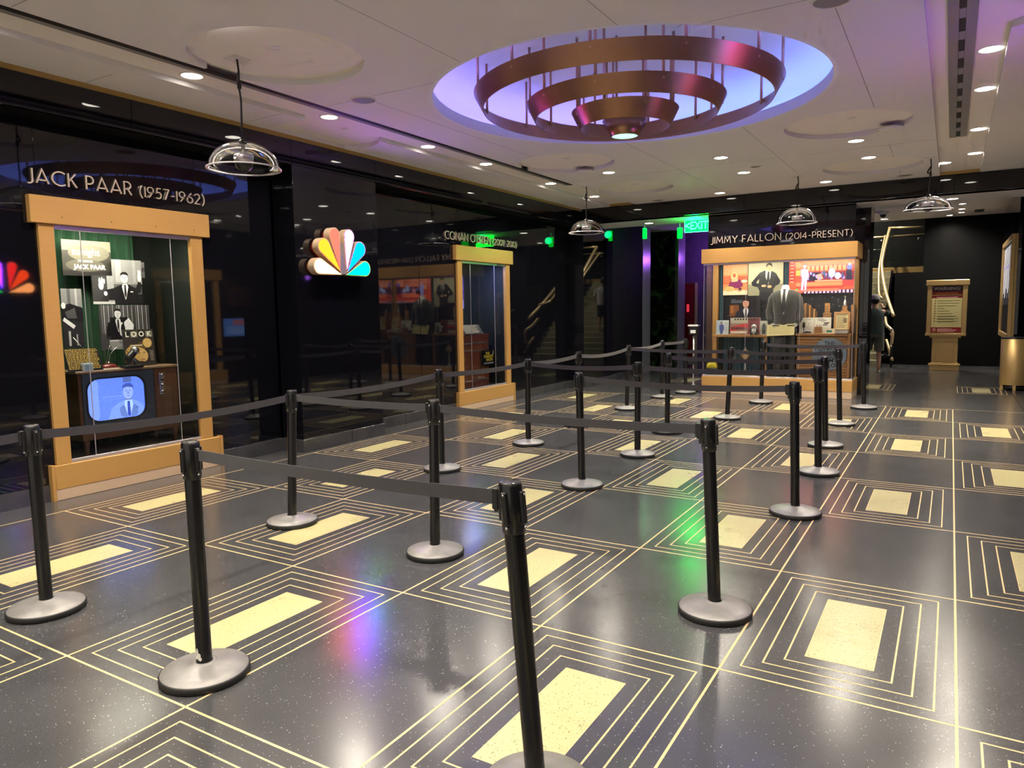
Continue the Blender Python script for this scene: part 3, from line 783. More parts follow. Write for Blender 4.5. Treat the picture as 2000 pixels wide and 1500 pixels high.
# ------------------------------------------------------------------ lettering made of round-geometry strokes
def A_(cx, cy, rx, ry, a0, a1, n=14):
    return [(cx + rx * math.cos(math.radians(a0 + (a1 - a0) * k / n)), cy + ry * math.sin(math.radians(a0 + (a1 - a0) * k / n))) for k in range(n + 1)]
GL = {
    'A': (0.74, [[(0, 0), (0.37, 1), (0.74, 0)], [(0.085, 0.23), (0.655, 0.23)]]),
    'B': (0.50, [[(0, 0), (0, 1), (0.20, 1)] + A_(0.20, 0.78, 0.22, 0.22, 90, -90, 8) + [(0, 0.56)], [(0.2, 0.56)] + A_(0.22, 0.28, 0.28, 0.28, 90, -90, 8) + [(0, 0)]]),
    'C': (0.80, [A_(0.5, 0.5, 0.5, 0.5, 50, 310, 22)]),
    'E': (0.42, [[(0.42, 1), (0, 1), (0, 0), (0.42, 0)], [(0, 0.46), (0.38, 0.46)]]),
    'F': (0.42, [[(0.42, 1), (0, 1), (0, 0)], [(0, 0.46), (0.38, 0.46)]]),
    'I': (0.0, [[(0, 0), (0, 1)]]),
    'J': (0.30, [[(0.30, 1), (0.30, 0.14)] + A_(0.08, 0.14, 0.22, 0.22, 0, -90, 8) + [(0.0, -0.07)]]),
    'K': (0.52, [[(0, 0), (0, 1)], [(0.48, 1), (0.02, 0.42)], [(0.16, 0.58), (0.52, 0)]]),
    'L': (0.40, [[(0, 1), (0, 0), (0.40, 0)]]),
    'M': (0.80, [[(0, 0), (0.08, 1), (0.40, 0.22), (0.72, 1), (0.80, 0)]]),
    'N': (0.66, [[(0, 0), (0, 1), (0.66, 0), (0.66, 1)]]),
    'O': (1.0, [A_(0.5, 0.5, 0.5, 0.5, 90, 450, 32)]),
    'P': (0.48, [[(0, 0), (0, 1), (0.20, 1)] + A_(0.20, 0.71, 0.28, 0.29, 90, -90, 10) + [(0, 0.42)]]),
    'R': (0.52, [[(0, 0), (0, 1), (0.20, 1)] + A_(0.20, 0.72, 0.28, 0.28, 90, -90, 10) + [(0, 0.44)], [(0.24, 0.44), (0.52, 0)]]),
    'S': (0.46, [A_(0.24, 0.76, 0.20, 0.24, 40, 270, 12)[:-1] + A_(0.22, 0.26, 0.24, 0.26, 90, -140, 14)]),
    'T': (0.60, [[(0, 1), (0.60, 1)], [(0.30, 1), (0.30, 0)]]),
    'Y': (0.66, [[(0, 1), (0.33, 0.48), (0.66, 1)], [(0.33, 0.48), (0.33, 0)]]),
    '(': (0.22, [A_(0.75, 0.45, 0.75, 0.85, 135, 225, 10)]),
    ')': (0.22, [A_(-0.53, 0.45, 0.75, 0.85, 45, -45, 10)]),
    '-': (0.32, [[(0, 0.42), (0.32, 0.42)]]),
    "'": (0.05, [[(0.05, 1), (0.0, 0.76)]]),
    '0': (0.66, [A_(0.33, 0.5, 0.33, 0.5, 90, 450, 26)]),
    '1': (0.0, [[(0, 0), (0, 1)]]),
    '2': (0.52, [A_(0.25, 0.72, 0.25, 0.28, 165, -25, 12) + [(0.0, 0), (0.52, 0)]]),
    '4': (0.62, [[(0.46, 0), (0.46, 1), (0, 0.26), (0.62, 0.26)]]),
    '5': (0.50, [[(0.46, 1), (0.13, 1), (0.07, 0.56)] + A_(0.20, 0.31, 0.28, 0.31, 110, -130, 14)]),
    '6': (0.56, [[(0.44, 1), (0.06, 0.44)], A_(0.28, 0.29, 0.28, 0.29, 90, 450, 22)]),
    '7': (0.50, [[(0, 1), (0.50, 1), (0.14, 0)]]),
    '9': (0.56, [A_(0.28, 0.71, 0.28, 0.29, 90, 450, 22), [(0.50, 0.56), (0.12, 0)]]),
}
def ribbon(b, pts, wd, d, fn):
    """one stroke of constant width, mitred, extruded by d"""
    closed = len(pts) > 3 and (Vector(pts[0]) - Vector(pts[-1])).length < 1e-4
    P = [Vector(p) for p in (pts[:-1] if closed else pts)]
    n = len(P); lp = []; rp = []
    for i in range(n):
        if closed: a, c = P[i - 1], P[(i + 1) % n]
        else: a, c = P[max(i - 1, 0)], P[min(i + 1, n - 1)]
        d0 = (P[i] - a).normalized() if (P[i] - a).length > 1e-9 else (c - P[i]).normalized()
        d1 = (c - P[i]).normalized() if (c - P[i]).length > 1e-9 else d0
        n0 = Vector((-d0.y, d0.x)); n1 = Vector((-d1.y, d1.x))
        m = (n0 + n1)
        m = m.normalized() if m.length > 1e-6 else n0
        k = min(2.2, 1.0 / max(0.3, m.dot(n0)))
        lp.append(P[i] + m * k * wd / 2); rp.append(P[i] - m * k * wd / 2)
    vs = []
    for q in range(n):
        for (p, h) in ((lp[q], 0), (rp[q], 0), (rp[q], d), (lp[q], d)): vs.append(fn(p.x, p.y, h))
    fs = []
    for q in range(n if closed else n - 1):
        a = q * 4; c = ((q + 1) % n) * 4
        for e in range(4):
            e2 = (e + 1) % 4
            fs.append((a + e, c + e, c + e2, a + e2))
    if not closed:
        fs.append((0, 1, 2, 3)); fs.append(tuple((n - 1) * 4 + e for e in (3, 2, 1, 0)))
    b.add(vs, fs)
def lettering(text, h, total, label, origin, ax, out, small_from=None, sw=0.095, cat='wall lettering', m='letter', depth=0.018):
    """letters along unit vector ax, rising in Z, standing off along 'out'"""
    GAP = 0.24; x = 0.0; place = []
    for k, c in enumerate(text):
        sc = 0.84 if (small_from is not None and k >= small_from) else 1.0
        if c == ' ': x += 0.42; continue
        adv = GL[c][0] * sc
        place.append((c, x, sc)); x += adv + GAP * sc
    wid = x - GAP
    kx = total / (wid * h)
    t = thing('wall_lettering', label, cat, origin)
    ax = Vector(ax); out = Vector(out)
    for c, x0, sc in place:
        b = MB()
        for st in GL[c][1]:
            fn = lambda a, bb, hh, x0=x0, sc=sc: tuple(ax * ((x0 + a * sc) * h * kx) + Vector((0, 0, bb * sc * h)) + out * (0.006 + hh))
            # widths are set in glyph units
            ribbon(b, st, sw * (0.9 if sc < 1 else 1), depth, lambda a, bb, hh, fn=fn: fn(a, bb, hh))
        b.build('letter', MT[m], t, recalc=True)
    return t
lettering("JACK PAAR (1957-1962)", 0.118, 1.70, 'champagne letters JACK PAAR (1957-1962) on the black wall', (XW, 0.125, 2.772), (0, 1, 0), (1, 0, 0), 10)
lettering("CONAN O'BRIEN (2009-2010)", 0.118, 2.16, "champagne letters CONAN O'BRIEN (2009-2010) on the black wall", (XW, 6.07, 2.745), (0, 1, 0), (1, 0, 0), 14)
lettering("JIMMY FALLON (2014-PRESENT)", 0.122, 2.40, 'champagne letters JIMMY FALLON (2014-PRESENT) on the black header', (-3.055, 10.545, 2.80), (1, 0, 0), (0, -1, 0), 13)

# plain type for print and signs
def typeset(text, size, bold=0.0, ext=0.0):
    cu = bpy.data.curves.new('type', 'FONT')
    cu.body = text; cu.size = size; cu.offset = bold; cu.extrude = ext
    cu.align_x = 'CENTER'; cu.align_y = 'CENTER'; cu.resolution_u = 3
    o = bpy.data.objects.new('type', cu); COL.objects.link(o)
    dg = bpy.context.evaluated_depsgraph_get()
    me = bpy.data.meshes.new_from_object(o.evaluated_get(dg))
    v = [x.co[:] for x in me.vertices]; f = [tuple(p.vertices) for p in me.polygons]
    bpy.data.objects.remove(o); bpy.data.curves.remove(cu); bpy.data.meshes.remove(me)
    return v, f

# ------------------------------------------------------------------ lit feather logo
FE = [((3.344, 2.086), (3.005, 2.170), 0.083, (1.0, 0.34, 0.10), 11.0, (1.0, 0.72, 0.16)), ((3.330, 2.128), (3.085, 2.404), 0.083, (1.0, 0.055, 0.003), 10.0, None), ((3.330, 2.159), (3.262, 2.545), 0.075, (1.0, 0.018, 0.012), 10.0, None),
      ((3.452, 2.159), (3.505, 2.545), 0.075, (0.26, 0.025, 1.0), 55.0, None), ((3.468, 2.128), (3.690, 2.404), 0.083, (0.0, 0.016, 1.0), 32.0, None), ((3.452, 2.086), (3.770, 2.170), 0.083, (0.0, 1.0, 0.065), 11.0, None)]
def feather_poly(A, B, r, grow=0.0, flat=None):
    A = Vector(A); B = Vector(B); d = B - A; L = d.length; u = d / L; n = Vector((-u.y, u.x)); r = r + grow
    al = math.acos(min(1, r / L))
    base = math.atan2(-u.y, -u.x)
    p = [A - u * grow * 1.5]
    for k in range(21):
        a = base + al + (2 * PI - 2 * al) * k / 20
        q = B + Vector((math.cos(a), math.sin(a))) * r
        if flat is not None: q.y = max(q.y, flat - grow)
        p.append(q)
    return [(q.x, q.y) for q in p]
def peacock(x_wall, sgn, dy, label, mirror=False):
    t = thing('lit_logo', label, 'lit logo', (x_wall, 3.39 + dy, 2.05))
    for k, (A, B, r, c, s, alt) in enumerate(FE):
        if mirror: A = (6.78 - A[0], A[1]); B = (6.78 - B[0], B[1])
        flat = 2.075 if k in (0, 5) else None
        body = MB(); po = feather_poly(A, B, r, 0.014, flat)
        fn = lambda a, bb, h: (sgn * h, a - 3.39, bb - 2.05)
        body.slab(po, [], 0.03, 0.125, fn=fn)
        bo = body.build('feather_body', MT['brass_kick'], t, recalc=True)
        face = MB(); pi = feather_poly(A, B, r, 0.0, flat)
        if k == 3:
            # the notch of the beak on its inner side
            s_ = 1 if not mirror else -1
            pi2 = []
            for q in pi: pi2.append(q)
            ys_ = 2.50
            best = min(range(len(pi2)), key=lambda i: abs(pi2[i][1] - ys_) + (0 if (pi2[i][0] - B[0]) * s_ < 0 else 10))
            q = pi2[best]
            pi2[best:best + 1] = [(q[0], q[1] + 0.016), (q[0] + s_ * 0.035, q[1] - 0.012), (q[0] + s_ * 0.003, q[1] - 0.018)] if (best > 0 and pi2[best - 1][1] > q[1]) else [(q[0] + s_ * 0.003, q[1] - 0.018), (q[0] + s_ * 0.035, q[1] - 0.012), (q[0], q[1] + 0.016)]
            pi = pi2
        face.slab(pi, [], 0.1255, 0.128, fn=fn)
        face.build('feather_face', emat('feather_light_%d' % k, c, s), bo, recalc=True)
        # lamps behind the body light the wall around it
        halo = MB(); halo.slab(feather_poly(A, B, max(0.02, r - 0.03), 0.0, None if flat is None else flat + 0.03), [], 0.022, 0.026, fn=fn)
        halo.build('back_lamp', emat('feather_halo_%d' % k, c, 3.0), bo, recalc=True)
    st = MB()
    for q in ((3.06, 2.2), (3.14, 2.42), (3.28, 2.55), (3.5, 2.55), (3.66, 2.42), (3.72, 2.2)):
        st.tube([(0, q[0] - 3.39, q[1] - 2.05), (sgn * 0.035, q[0] - 3.39, q[1] - 2.05)], 0.008, 8)
    st.build('stand_offs', MT['steel'], t)
    b = MB(); b.slab([(3.345, 2.09), (3.335, 2.45), (3.41, 2.47), (3.455, 2.09)] if not mirror else [(3.435, 2.09), (3.445, 2.45), (3.37, 2.47), (3.325, 2.09)], [], 0.03, 0.11, fn=lambda a, bb, h: (sgn * h, a - 3.39, bb - 2.05))
    b.build('centre_body', MT['aluminium'], t, recalc=True)
peacock(XP, 1, 0.0, 'glowing six-feather rainbow logo on the black glass pier')
peacock(1.98, -1, 0.0, 'glowing feather logo on the facing wall, mirrored in the black glass', True)

# ------------------------------------------------------------------ belt stanchions
ST = {'a0': (-3.409, -1.163, -0.029, 0.009), 'b0': (-1.994, -1.187, -0.019, 0.008), 'c0': (-0.297, -1.146, -0.072, -0.026), 'a1': (-3.489, 0.67, 0.027, 0.032), 'b1': (-2.071, 0.63, -0.021, 0.055), 'c1': (-0.184, 0.599, -0.051, 0.007),
      'a2': (-3.58, 2.742, 0.004, -0.022), 'b2': (-2.01, 2.777, -0.029, 0.008), 'c2': (-0.15, 2.74, -0.031, 0.015), 'a3': (-3.496, 4.374, 0.016, -0.014), 'b3': (-2.076, 4.326, 0.01, -0.017), 'c3': (-0.209, 4.295, -0.03, 0.016),
      'a4': (-3.562, 5.899, 0.014, -0.015), 'b4': (-2.283, 5.907, 0.0, 0.021), 'c4': (-0.35, 5.794, -0.033, -0.04), 'a5': (-3.588, 7.726, 0.036, -0.007), 'b5': (-1.903, 7.423, 0.038, 0.03), 'c5': (-0.405, 7.512, -0.044, 0.015),
      'a6': (-3.601, 9.438, -0.015, 0.024), 'b6': (-1.861, 9.426, 0.026, 0.026), 'c6': (-0.283, 9.379, -0.034, 0.017), 'a7': (-3.44, 10.3, -0.015, 0.016), 'z0': (-3.45, -3.05, 0.0, 0.0)}
ST_L = {
    'a0': 'black stanchion before the wooden television case, cut close to the frame edge',
    'b0': 'black stanchion with chipped paint at the foot of its post',
    'c0': 'black stanchion nearest the camera, its base cut off by the bottom edge',
    'a1': 'black stanchion before the lit logo pier, its base on a cream floor panel',
    'b1': 'black stanchion joining two belts in the middle of the row behind the nearest belt',
    'c1': 'black stanchion ending the second belt row, beside a large cream floor panel',
    'a2': 'black stanchion hidden behind another post in front of the second wall case',
    'b2': 'black stanchion at the start of the third belt row, amid the dark floor bays',
    'c2': 'black stanchion with a thick clip at the end of the third belt row',
    'a3': 'black stanchion before the second wall case where a cross belt begins',
    'b3': 'black stanchion in the middle of the fourth belt row',
    'c3': 'black stanchion ending the fourth belt row, partly behind another post',
    'a4': 'black stanchion on the boundary belt just past the second wall case',
    'b4': 'black stanchion where the fifth belt row begins, in front of the marble',
    'c4': 'black stanchion ending the fifth belt row before the round show emblem',
    'a5': 'black stanchion on the boundary belt in front of the black corner pier',
    'b5': 'leaning black stanchion in the middle of the sixth belt row, before the far case',
    'c5': 'black stanchion ending the sixth belt row, overlapping the round show emblem',
    'a6': 'black stanchion of the boundary belt in front of the marble wall',
    'b6': 'leaning black stanchion right in front of the plinth of the far case',
    'c6': 'black stanchion at the corner of the far case beside the walkway',
    'a7': 'last black stanchion of the boundary belt beside the wheeled stand',
    'z0': 'black stanchion outside the frame holding the boundary belt',
}
ST_H = {'b0': 1.07, 'c0': 1.07, 'b2': 1.052, 'c3': 1.05}
rb_me = MB().lathe([(0, 0.0), (0.186, 0.0), (0.193, 0.004), (0.193, 0.028), (0.188, 0.033), (0.0, 0.033)], 48).mesh('base_rim'); rb_me.materials.append(MT['rubber'])
bc_me = MB().lathe([(0.187, 0.033), (0.185, 0.036), (0.12, 0.050), (0.060, 0.064), (0.050, 0.068), (0.046, 0.071), (0.036, 0.070)], 48).mesh('base_cover'); bc_me.materials.append(MT['base_grey'])
ROOT = {}
def sh(b, H, lx, ly):
    b.v = [(x + lx * z / H, y + ly * z / H, z) for x, y, z in b.v]
    return b
for k, (x, y, lx, ly) in ST.items():
    H = ST_H.get(k, 1.04)
    t = thing('belt_stanchion', ST_L[k], 'stanchion', (x, y, 0.0007), group='belt stanchions of the queue')
    ROOT[k] = t
    inst('base_rim', rb_me, t, rz=random.random()); inst('base_cover', bc_me, t, rz=random.random() * 6)
    sh(MB().lathe([(0.034, 0.066), (0.034, H - 0.17)], 28), H, lx, ly).build('post', MT['post'], t)
    head = MB()
    head.lathe([(0.034, H - 0.17), (0.039, H - 0.165), (0.039, H - 0.012), (0.036, H - 0.006)], 28)
    sh(head, H, lx, ly).build('head', MT['post'], t)
    sh(MB().lathe([(0.0365, H - 0.006), (0.036, H - 0.001), (0.030, H + 0.001), (0.0, H + 0.002)], 28), H, lx, ly).build('top_cap', mat('cap_' + k, (0.10, 0.10, 0.10), 0.16, metal=0.7, noise=0.1), t)
    for q in range(4):
        a = q * PI / 2
        r = MB(); rx, ry = 0.040 * math.cos(a), 0.040 * math.sin(a)
        r.bbox(rx - 0.010, rx + 0.010, ry - 0.010, ry + 0.010, H - 0.135, H - 0.028, 0.003)
        ro = sh(r, H, lx, ly).build('belt_slot', MT['post_plastic'], t)
        sr = MB(); sr.sphere((0.049 * math.cos(a), 0.049 * math.sin(a), H - 0.038), 0.0045, seg=8, rings=6); sr.sphere((0.044 * math.cos(a), 0.044 * math.sin(a), H - 0.146), 0.0055, seg=8, rings=6)
        sh(sr, H, lx, ly).build('rivet', MT['steel'], ro)
    if k == 'b0':
        chip = MB()
        for (a, z, wv, hv) in ((-1.75, 0.105, 0.012, 0.022), (-1.55, 0.125, 0.006, 0.014), (-1.30, 0.10, 0.010, 0.018), (-1.15, 0.09, 0.008, 0.010)):
            po = [(wv * (0.7 + 0.4 * random.random()) * math.cos(2 * PI * i / 9), hv * (0.7 + 0.4 * random.random()) * math.sin(2 * PI * i / 9)) for i in range(9)]
            chip.slab(po, [], 0.0, 0.0006, fn=lambda u, v, h, a=a, z=z: ((0.0342 + h) * math.cos(a + u / 0.034), (0.0342 + h) * math.sin(a + u / 0.034), z + v))
        chip.build('chipped_paint', MT['white_board'], t, recalc=True)

def belt(k1, k2, sag=0.02, drop=0.034):
    x1, y1, l1, m1 = ST[k1]; x2, y2, l2, m2 = ST[k2]
    H1 = ST_H.get(k1, 1.04); H2 = ST_H.get(k2, 1.04)
    A = Vector((x1 + l1, y1 + m1, H1 - drop)); B = Vector((x2 + l2, y2 + m2, H2 - drop))
    d = (B - A); d.z = 0; d.normalize()
    A = A + d * 0.045; B = B - d * 0.062
    nrm = Vector((-d.y, d.x, 0)) * 0.0012
    n = 18; vs = []; fs = []
    org = Vector((x1, y1, 0))
    for i in range(n + 1):
        s = i / n
        p = A.lerp(B, s) - org
        p.z -= sag * 4 * s * (1 - s)
        tw = 0.004 * math.sin(s * PI)
        for (dz, o) in ((0, 1), (0, -1), (-0.050, -1), (-0.050, 1)):
            q = p + nrm * o; q.z += dz
            q += Vector((-d.y, d.x, 0)) * (tw if dz else -tw)
            vs.append(q)
    for i in range(n):
        a = i * 4; c = a + 4
        for e in range(4):
            e2 = (e + 1) % 4
            fs.append((a + e, a + e2, c + e2, c + e))
    fs.append((3, 2, 1, 0)); fs.append((n * 4, n * 4 + 1, n * 4 + 2, n * 4 + 3))
    b = MB().add(vs, fs)
    bo = b.build('belt', MT['belt'], ROOT[k1])
    # clip that hooks into the next post
    c = B - org; cb = MB()
    cb.bbox(-0.012, 0.014, -0.011, 0.011, -0.066, 0.008, 0.004)
    cb.lathe([(0, -0.074), (0.006, -0.074), (0.008, -0.066)], 10)
    co = cb.build('belt_clip', MT['post_plastic'], bo)
    co.location = c + d * 0.008; co.rotation_euler = (0, 0, math.atan2(d.y, d.x))
for p, s in ((('z0', 'a0'), 0.02), (('a0', 'a1'), 0.03), (('a1', 'a2'), 0.03), (('a2', 'a3'), 0.02), (('a3', 'a4'), 0.02), (('a4', 'a5'), 0.045), (('a5', 'a6'), 0.03), (('a6', 'a7'), 0.01),
             (('b0', 'c0'), 0.012), (('a1', 'b1'), 0.01), (('b1', 'c1'), 0.018), (('b2', 'c2'), 0.03), (('a3', 'b3'), 0.03), (('b3', 'c3'), 0.03), (('b4', 'c4'), 0.02), (('a5', 'b5'), 0.02), (('b5', 'c5'), 0.03), (('b6', 'c6'), 0.02)):
    belt(*p, sag=s)

# ------------------------------------------------------------------ flat prints
def prn(shapes, w, h, m, parent, lift=0.0012, name='print'):
    b = MB(); z = lift
    b.slab(rect(-w / 2, -h / 2, w / 2, h / 2), [], 0.0002, z, col=lin(shapes[0][1]) if shapes[0][0] == 'bg' else (0.5, 0.5, 0.5))
    for s in shapes:
        if s[0] == 'bg': continue
        z += 0.00025
        if s[0] == 'T':
            _, txt, size, cx, cy, col, bold = s
            v, f = typeset(txt, size, bold)
            b.add([(x + cx, y + cy, z) for x, y, _z in v], f, col=lin(col))
        elif s[0] == 'L':            # rows of illegible fine print: (x0, x1, y, height)
            _, rows, col = s
            for (x0, x1, y, hh) in rows:
                b.add([(x0, y, z), (x1, y, z), (x1, y + hh, z), (x0, y + hh, z)], [(0, 1, 2, 3)], col=lin(col))
        else:
            pts, tris = tess(s[0])
            b.add([(p.x, p.y, z) for p in pts], tris, col=lin(s[1]))
    return b.build(name, m, parent)
def axes(o, loc, u, v):
    u = Vector(u).normalized(); v = Vector(v); v = (v - u * v.dot(u)).normalized(); n = u.cross(v)
    m = Matrix((u, v, n)).transposed().to_4x4()
    o.matrix_world = Matrix.Translation(Vector(loc)) @ m
def pic(name, label, cat, loc, u, v, w, h, shapes, thick=0.012, m='print', bm='board', group=None):
    o = MB().box(-w / 2, w / 2, -h / 2, h / 2, -thick, 0).build(name, MT[bm])
    tag(o, label, cat, group)
    prn(shapes, w, h, MT[m], o)
    axes(o, loc, u, v)
    return o
def el(cx, cy, rx, ry, col, n=22): return ([(cx + rx * math.cos(2 * PI * k / n), cy + ry * math.sin(2 * PI * k / n)) for k in range(n)], col)
def rc(x0, y0, x1, y1, col): return (rect(x0, y0, x1, y1), col)
def pg(pts, col): return (pts, col)
def bust(cx, cy, s, suit, shirt, tie, skin, hair, lean=0.0):
    """head and shoulders of a suited figure; cy is the collar height, s the head height"""
    P = lambda pts: [(cx + x * s, cy + y * s) for x, y in pts]
    dk = tuple(int(c * 0.72) for c in skin)
    return [pg(P([(-1.25, -1.75), (1.25, -1.75), (1.22, -0.9), (1.05, -0.35), (0.45, -0.08), (0.2, 0.05), (-0.2, 0.05), (-0.45, -0.08), (-1.05, -0.35), (-1.22, -0.9)]), suit),
            pg(P([(-0.22, 0.02), (0.22, 0.02), (0.30, -0.25), (0.03, -1.35), (-0.03, -1.35), (-0.30, -0.25)]), shirt),
            pg(P([(-0.08, -0.05), (0.08, -0.05), (0.11, -0.9), (0.0, -1.25), (-0.11, -0.9)]), tie),
            pg(P([(-0.20, 0.02), (0.20, 0.02), (0.20, 0.35), (-0.20, 0.35)]), dk),
            el(cx + lean * s, cy + 0.56 * s, 0.34 * s, 0.47 * s, skin),
            pg(P([(-0.36 + lean, 0.62), (-0.35 + lean, 0.95), (-0.15 + lean, 1.10), (0.18 + lean, 1.10), (0.36 + lean, 0.93), (0.36 + lean, 0.60), (0.30 + lean, 0.80), (-0.05 + lean, 0.88), (-0.28 + lean, 0.82)]), hair),
            pg(P([(-0.20 + lean, 0.64), (-0.07 + lean, 0.64), (-0.07 + lean, 0.60), (-0.20 + lean, 0.60)]), hair),
            pg(P([(0.07 + lean, 0.64), (0.20 + lean, 0.64), (0.20 + lean, 0.60), (0.07 + lean, 0.60)]), hair),
            pg(P([(-0.03 + lean, 0.56), (0.03 + lean, 0.56), (0.05 + lean, 0.42), (-0.05 + lean, 0.42)]), dk),
            pg(P([(-0.12 + lean, 0.31), (0.12 + lean, 0.31), (0.08 + lean, 0.26), (-0.08 + lean, 0.26)]), dk),
            pg(P([(-0.30, -0.22), (-0.10, -1.25), (-0.55, -0.95), (-0.62, -0.45)]), tuple(max(0, int(c * 0.75)) for c in suit)),
            pg(P([(0.30, -0.22), (0.10, -1.25), (0.55, -0.95), (0.62, -0.45)]), tuple(max(0, int(c * 0.75)) for c in suit))]

# ------------------------------------------------------------------ gold-framed wall cases
def wall_case(xw, sg, dy, label, lining, tube_y, glass_seams, lamp, lamp_col=(1.0, 0.93, 0.72)):
    """xw = plane of the glass wall, sg = +1 when the case looks towards +X"""
    t = thing('display_case', label, 'display case', (xw, dy, 0))
    def bx(x0, x1, y0, y1, z0, z1, nm, m, b=0.004, par=None):
        a, c = sorted((sg * x0, sg * x1))
        return MB().bbox(a, c, y0, y1, z0, z1, b).build(nm, MT[m], par or t)
    cr = bx(-0.02, 0.062, 0.105, 1.845, 2.43, 2.665, 'crown', 'gold_panel')
    for y in (0.36, 0.80, 1.24, 1.66):
        s = MB(); s.lathe([(0, 0), (0.006, 0)], 8)
        so = MB().bbox(*(sorted((sg * 0.0615, sg * 0.0635))), y - 0.005, y + 0.005, 2.488, 2.498, 0.001).build('screw', MT['dark_metal'], cr)
    bx(-0.02, 0.036, 0.172, 0.300, 0.315, 2.43, 'jamb', 'gold_panel')
    bx(-0.02, 0.036, 1.632, 1.768, 0.315, 2.43, 'jamb', 'gold_panel')
    bx(-0.02, 0.052, 0.140, 1.835, 0.10, 0.315, 'plinth', 'gold_panel')
    bx(-0.02, 0.048, 0.140, 1.835, 0.0, 0.10, 'kick_plate', 'brass_kick')
    bx(-0.02, 0.060, 0.112, 0.140, 0.0, 0.322, 'plinth_end', 'gold_panel', 0.002)
    bx(-0.02, 0.060, 1.835, 1.868, 0.0, 0.322, 'plinth_end', 'gold_panel', 0.002)
    bx(-0.015, 0.022, 0.30, 1.632, 0.315, 0.345, 'glass_channel', 'aluminium', 0.002)
    bx(-0.015, 0.022, 0.30, 1.632, 2.392, 2.43, 'glass_channel', 'aluminium', 0.002)
    ys = [0.30] + list(glass_seams) + [1.632]
    for a, b in zip(ys, ys[1:]):
        g = MB(); x = sg * 0.004
        g.add([(x, a + 0.002, 0.345), (x, b - 0.002, 0.345), (x, b - 0.002, 2.392), (x, a + 0.002, 2.392)], [(0, 1, 2, 3)])
        go = g.build('glass_pane', MT['pane'], t)
        if b < 1.6:
            bx(0.000, 0.008, b - 0.003, b + 0.003, 0.345, 2.392, 'pane_edge', 'aluminium', 0.001)
    # inside
    bx(-0.80, -0.78, 0.20, 1.74, 0.30, 2.50, 'back_panel', lining, 0.002)
    bx(-0.78, -0.02, 0.20, 0.22, 0.30, 2.50, 'side_panel', lining, 0.002)
    bx(-0.78, -0.02, 1.72, 1.74, 0.30, 2.50, 'side_panel', lining, 0.002)
    bx(-0.80, -0.016, 0.20, 1.74, 0.29, 0.315, 'case_floor', 'interior_floor', 0.002)
    bx(-0.80, -0.016, 0.20, 1.74, 2.49, 2.50, 'case_top', 'interior', 0.002)
    tb = bx(-0.30, -0.22, tube_y[0], tube_y[1], 2.452, 2.485, 'lamp_tube', 'lens', 0.004)
    ld = bpy.data.lights.new('case_lamp', 'AREA'); ld.shape = 'RECTANGLE'; ld.size = 0.10; ld.size_y = tube_y[1] - tube_y[0]
    ld.energy = CASE_W * lamp; ld.color = lamp_col
    lo = bpy.data.objects.new('case_lamp', ld); link(lo, t)
    lo.location = (sg * -0.14, (tube_y[0] + tube_y[1]) / 2, 2.445); lo.rotation_euler = (0, sg * 0.2, 0)
    ld2 = bpy.data.lights.new('case_lamp', 'AREA'); ld2.shape = 'RECTANGLE'; ld2.size = 0.06; ld2.size_y = 1.2
    ld2.energy = CASE_W * lamp * 0.7; ld2.color = lamp_col
    lo2 = bpy.data.objects.new('case_lamp', ld2); link(lo2, t)
    lo2.location = (sg * -0.06, 0.96, 2.38); lo2.rotation_euler = (0, sg * 0.45, 0)
    return t
wall_case(XW, 1, 0.0, 'gold-framed wall case holding an old wooden television', 'interior', (0.32, 1.12), (0.535, 1.42), 1.0)
wall_case(XW, 1, 6.185, 'gold-framed wall case holding a dark curved desk', 'interior', (0.40, 0.80), (0.57, 1.30), 0.7)
wall_case(2.05, -1, 6.185, 'gold-framed wall case on the facing wall, seen mirrored in black glass', 'interior', (0.40, 1.3), (0.6, 1.2), 0.8)

UY, UZ = (0, 1, 0), (0, 0, 1)
# --- green curtain
cu = MB(); n = 60; vs = []
for i in range(n + 1):
    y = 0.24 + 1.20 * i / n
    x = -6.60 + 0.028 * math.sin(i * 1.15) + 0.012 * math.sin(i * 0.47)
    vs += [(x, y, 0.32), (x, y, 2.47)]
cu.add(vs, [(2 * i, 2 * i + 2, 2 * i + 3, 2 * i + 1) for i in range(n)], smooth=True)
tag(cu.build('green_curtain', MT['curtain']), 'dark green pleated curtain at the back of the television case', 'curtain')

# --- wooden console television
tv = thing('console_television', 'old walnut console television showing a blue picture', 'television', (-6.12, 1.03, 0.315))
def tb(x0, x1, y0, y1, z0, z1, nm, m, b=0.004, par=None):
    return MB().bbox(x0, x1, y0, y1, z0, z1, b).build(nm, MT[m] if isinstance(m, str) else m, par or tv)
tb(-0.40, 0.0, -0.51, 0.51, 0.20, 0.775, 'cabinet', 'walnut')
tb(-0.42, 0.012, -0.53, 0.525, 0.775, 0.798, 'cabinet_top', woodmat('pale_walnut', (0.30, 0.19, 0.10), (0.42, 0.28, 0.16)))
tb(-0.40, 0.004, -0.50, 0.50, 0.135, 0.20, 'base_rail', 'walnut')
for y in (-0.48, 0.44):
    for x in (-0.38, -0.05):
        l = MB(); l.loft([[(x, y, 0.15), (x + 0.045, y, 0.15), (x + 0.045, y + 0.045, 0.15), (x, y + 0.045, 0.15)], [(x + 0.008, y + 0.01, 0), (x + 0.035, y + 0.01, 0), (x + 0.035, y + 0.034, 0), (x + 0.008, y + 0.034, 0)]], smooth=False)
        l.build('leg', MT['walnut'], tv, recalc=True)
bez = mat('screen_mask', (0.045, 0.065, 0.085), 0.3, noise=0.1)
msk = MB()
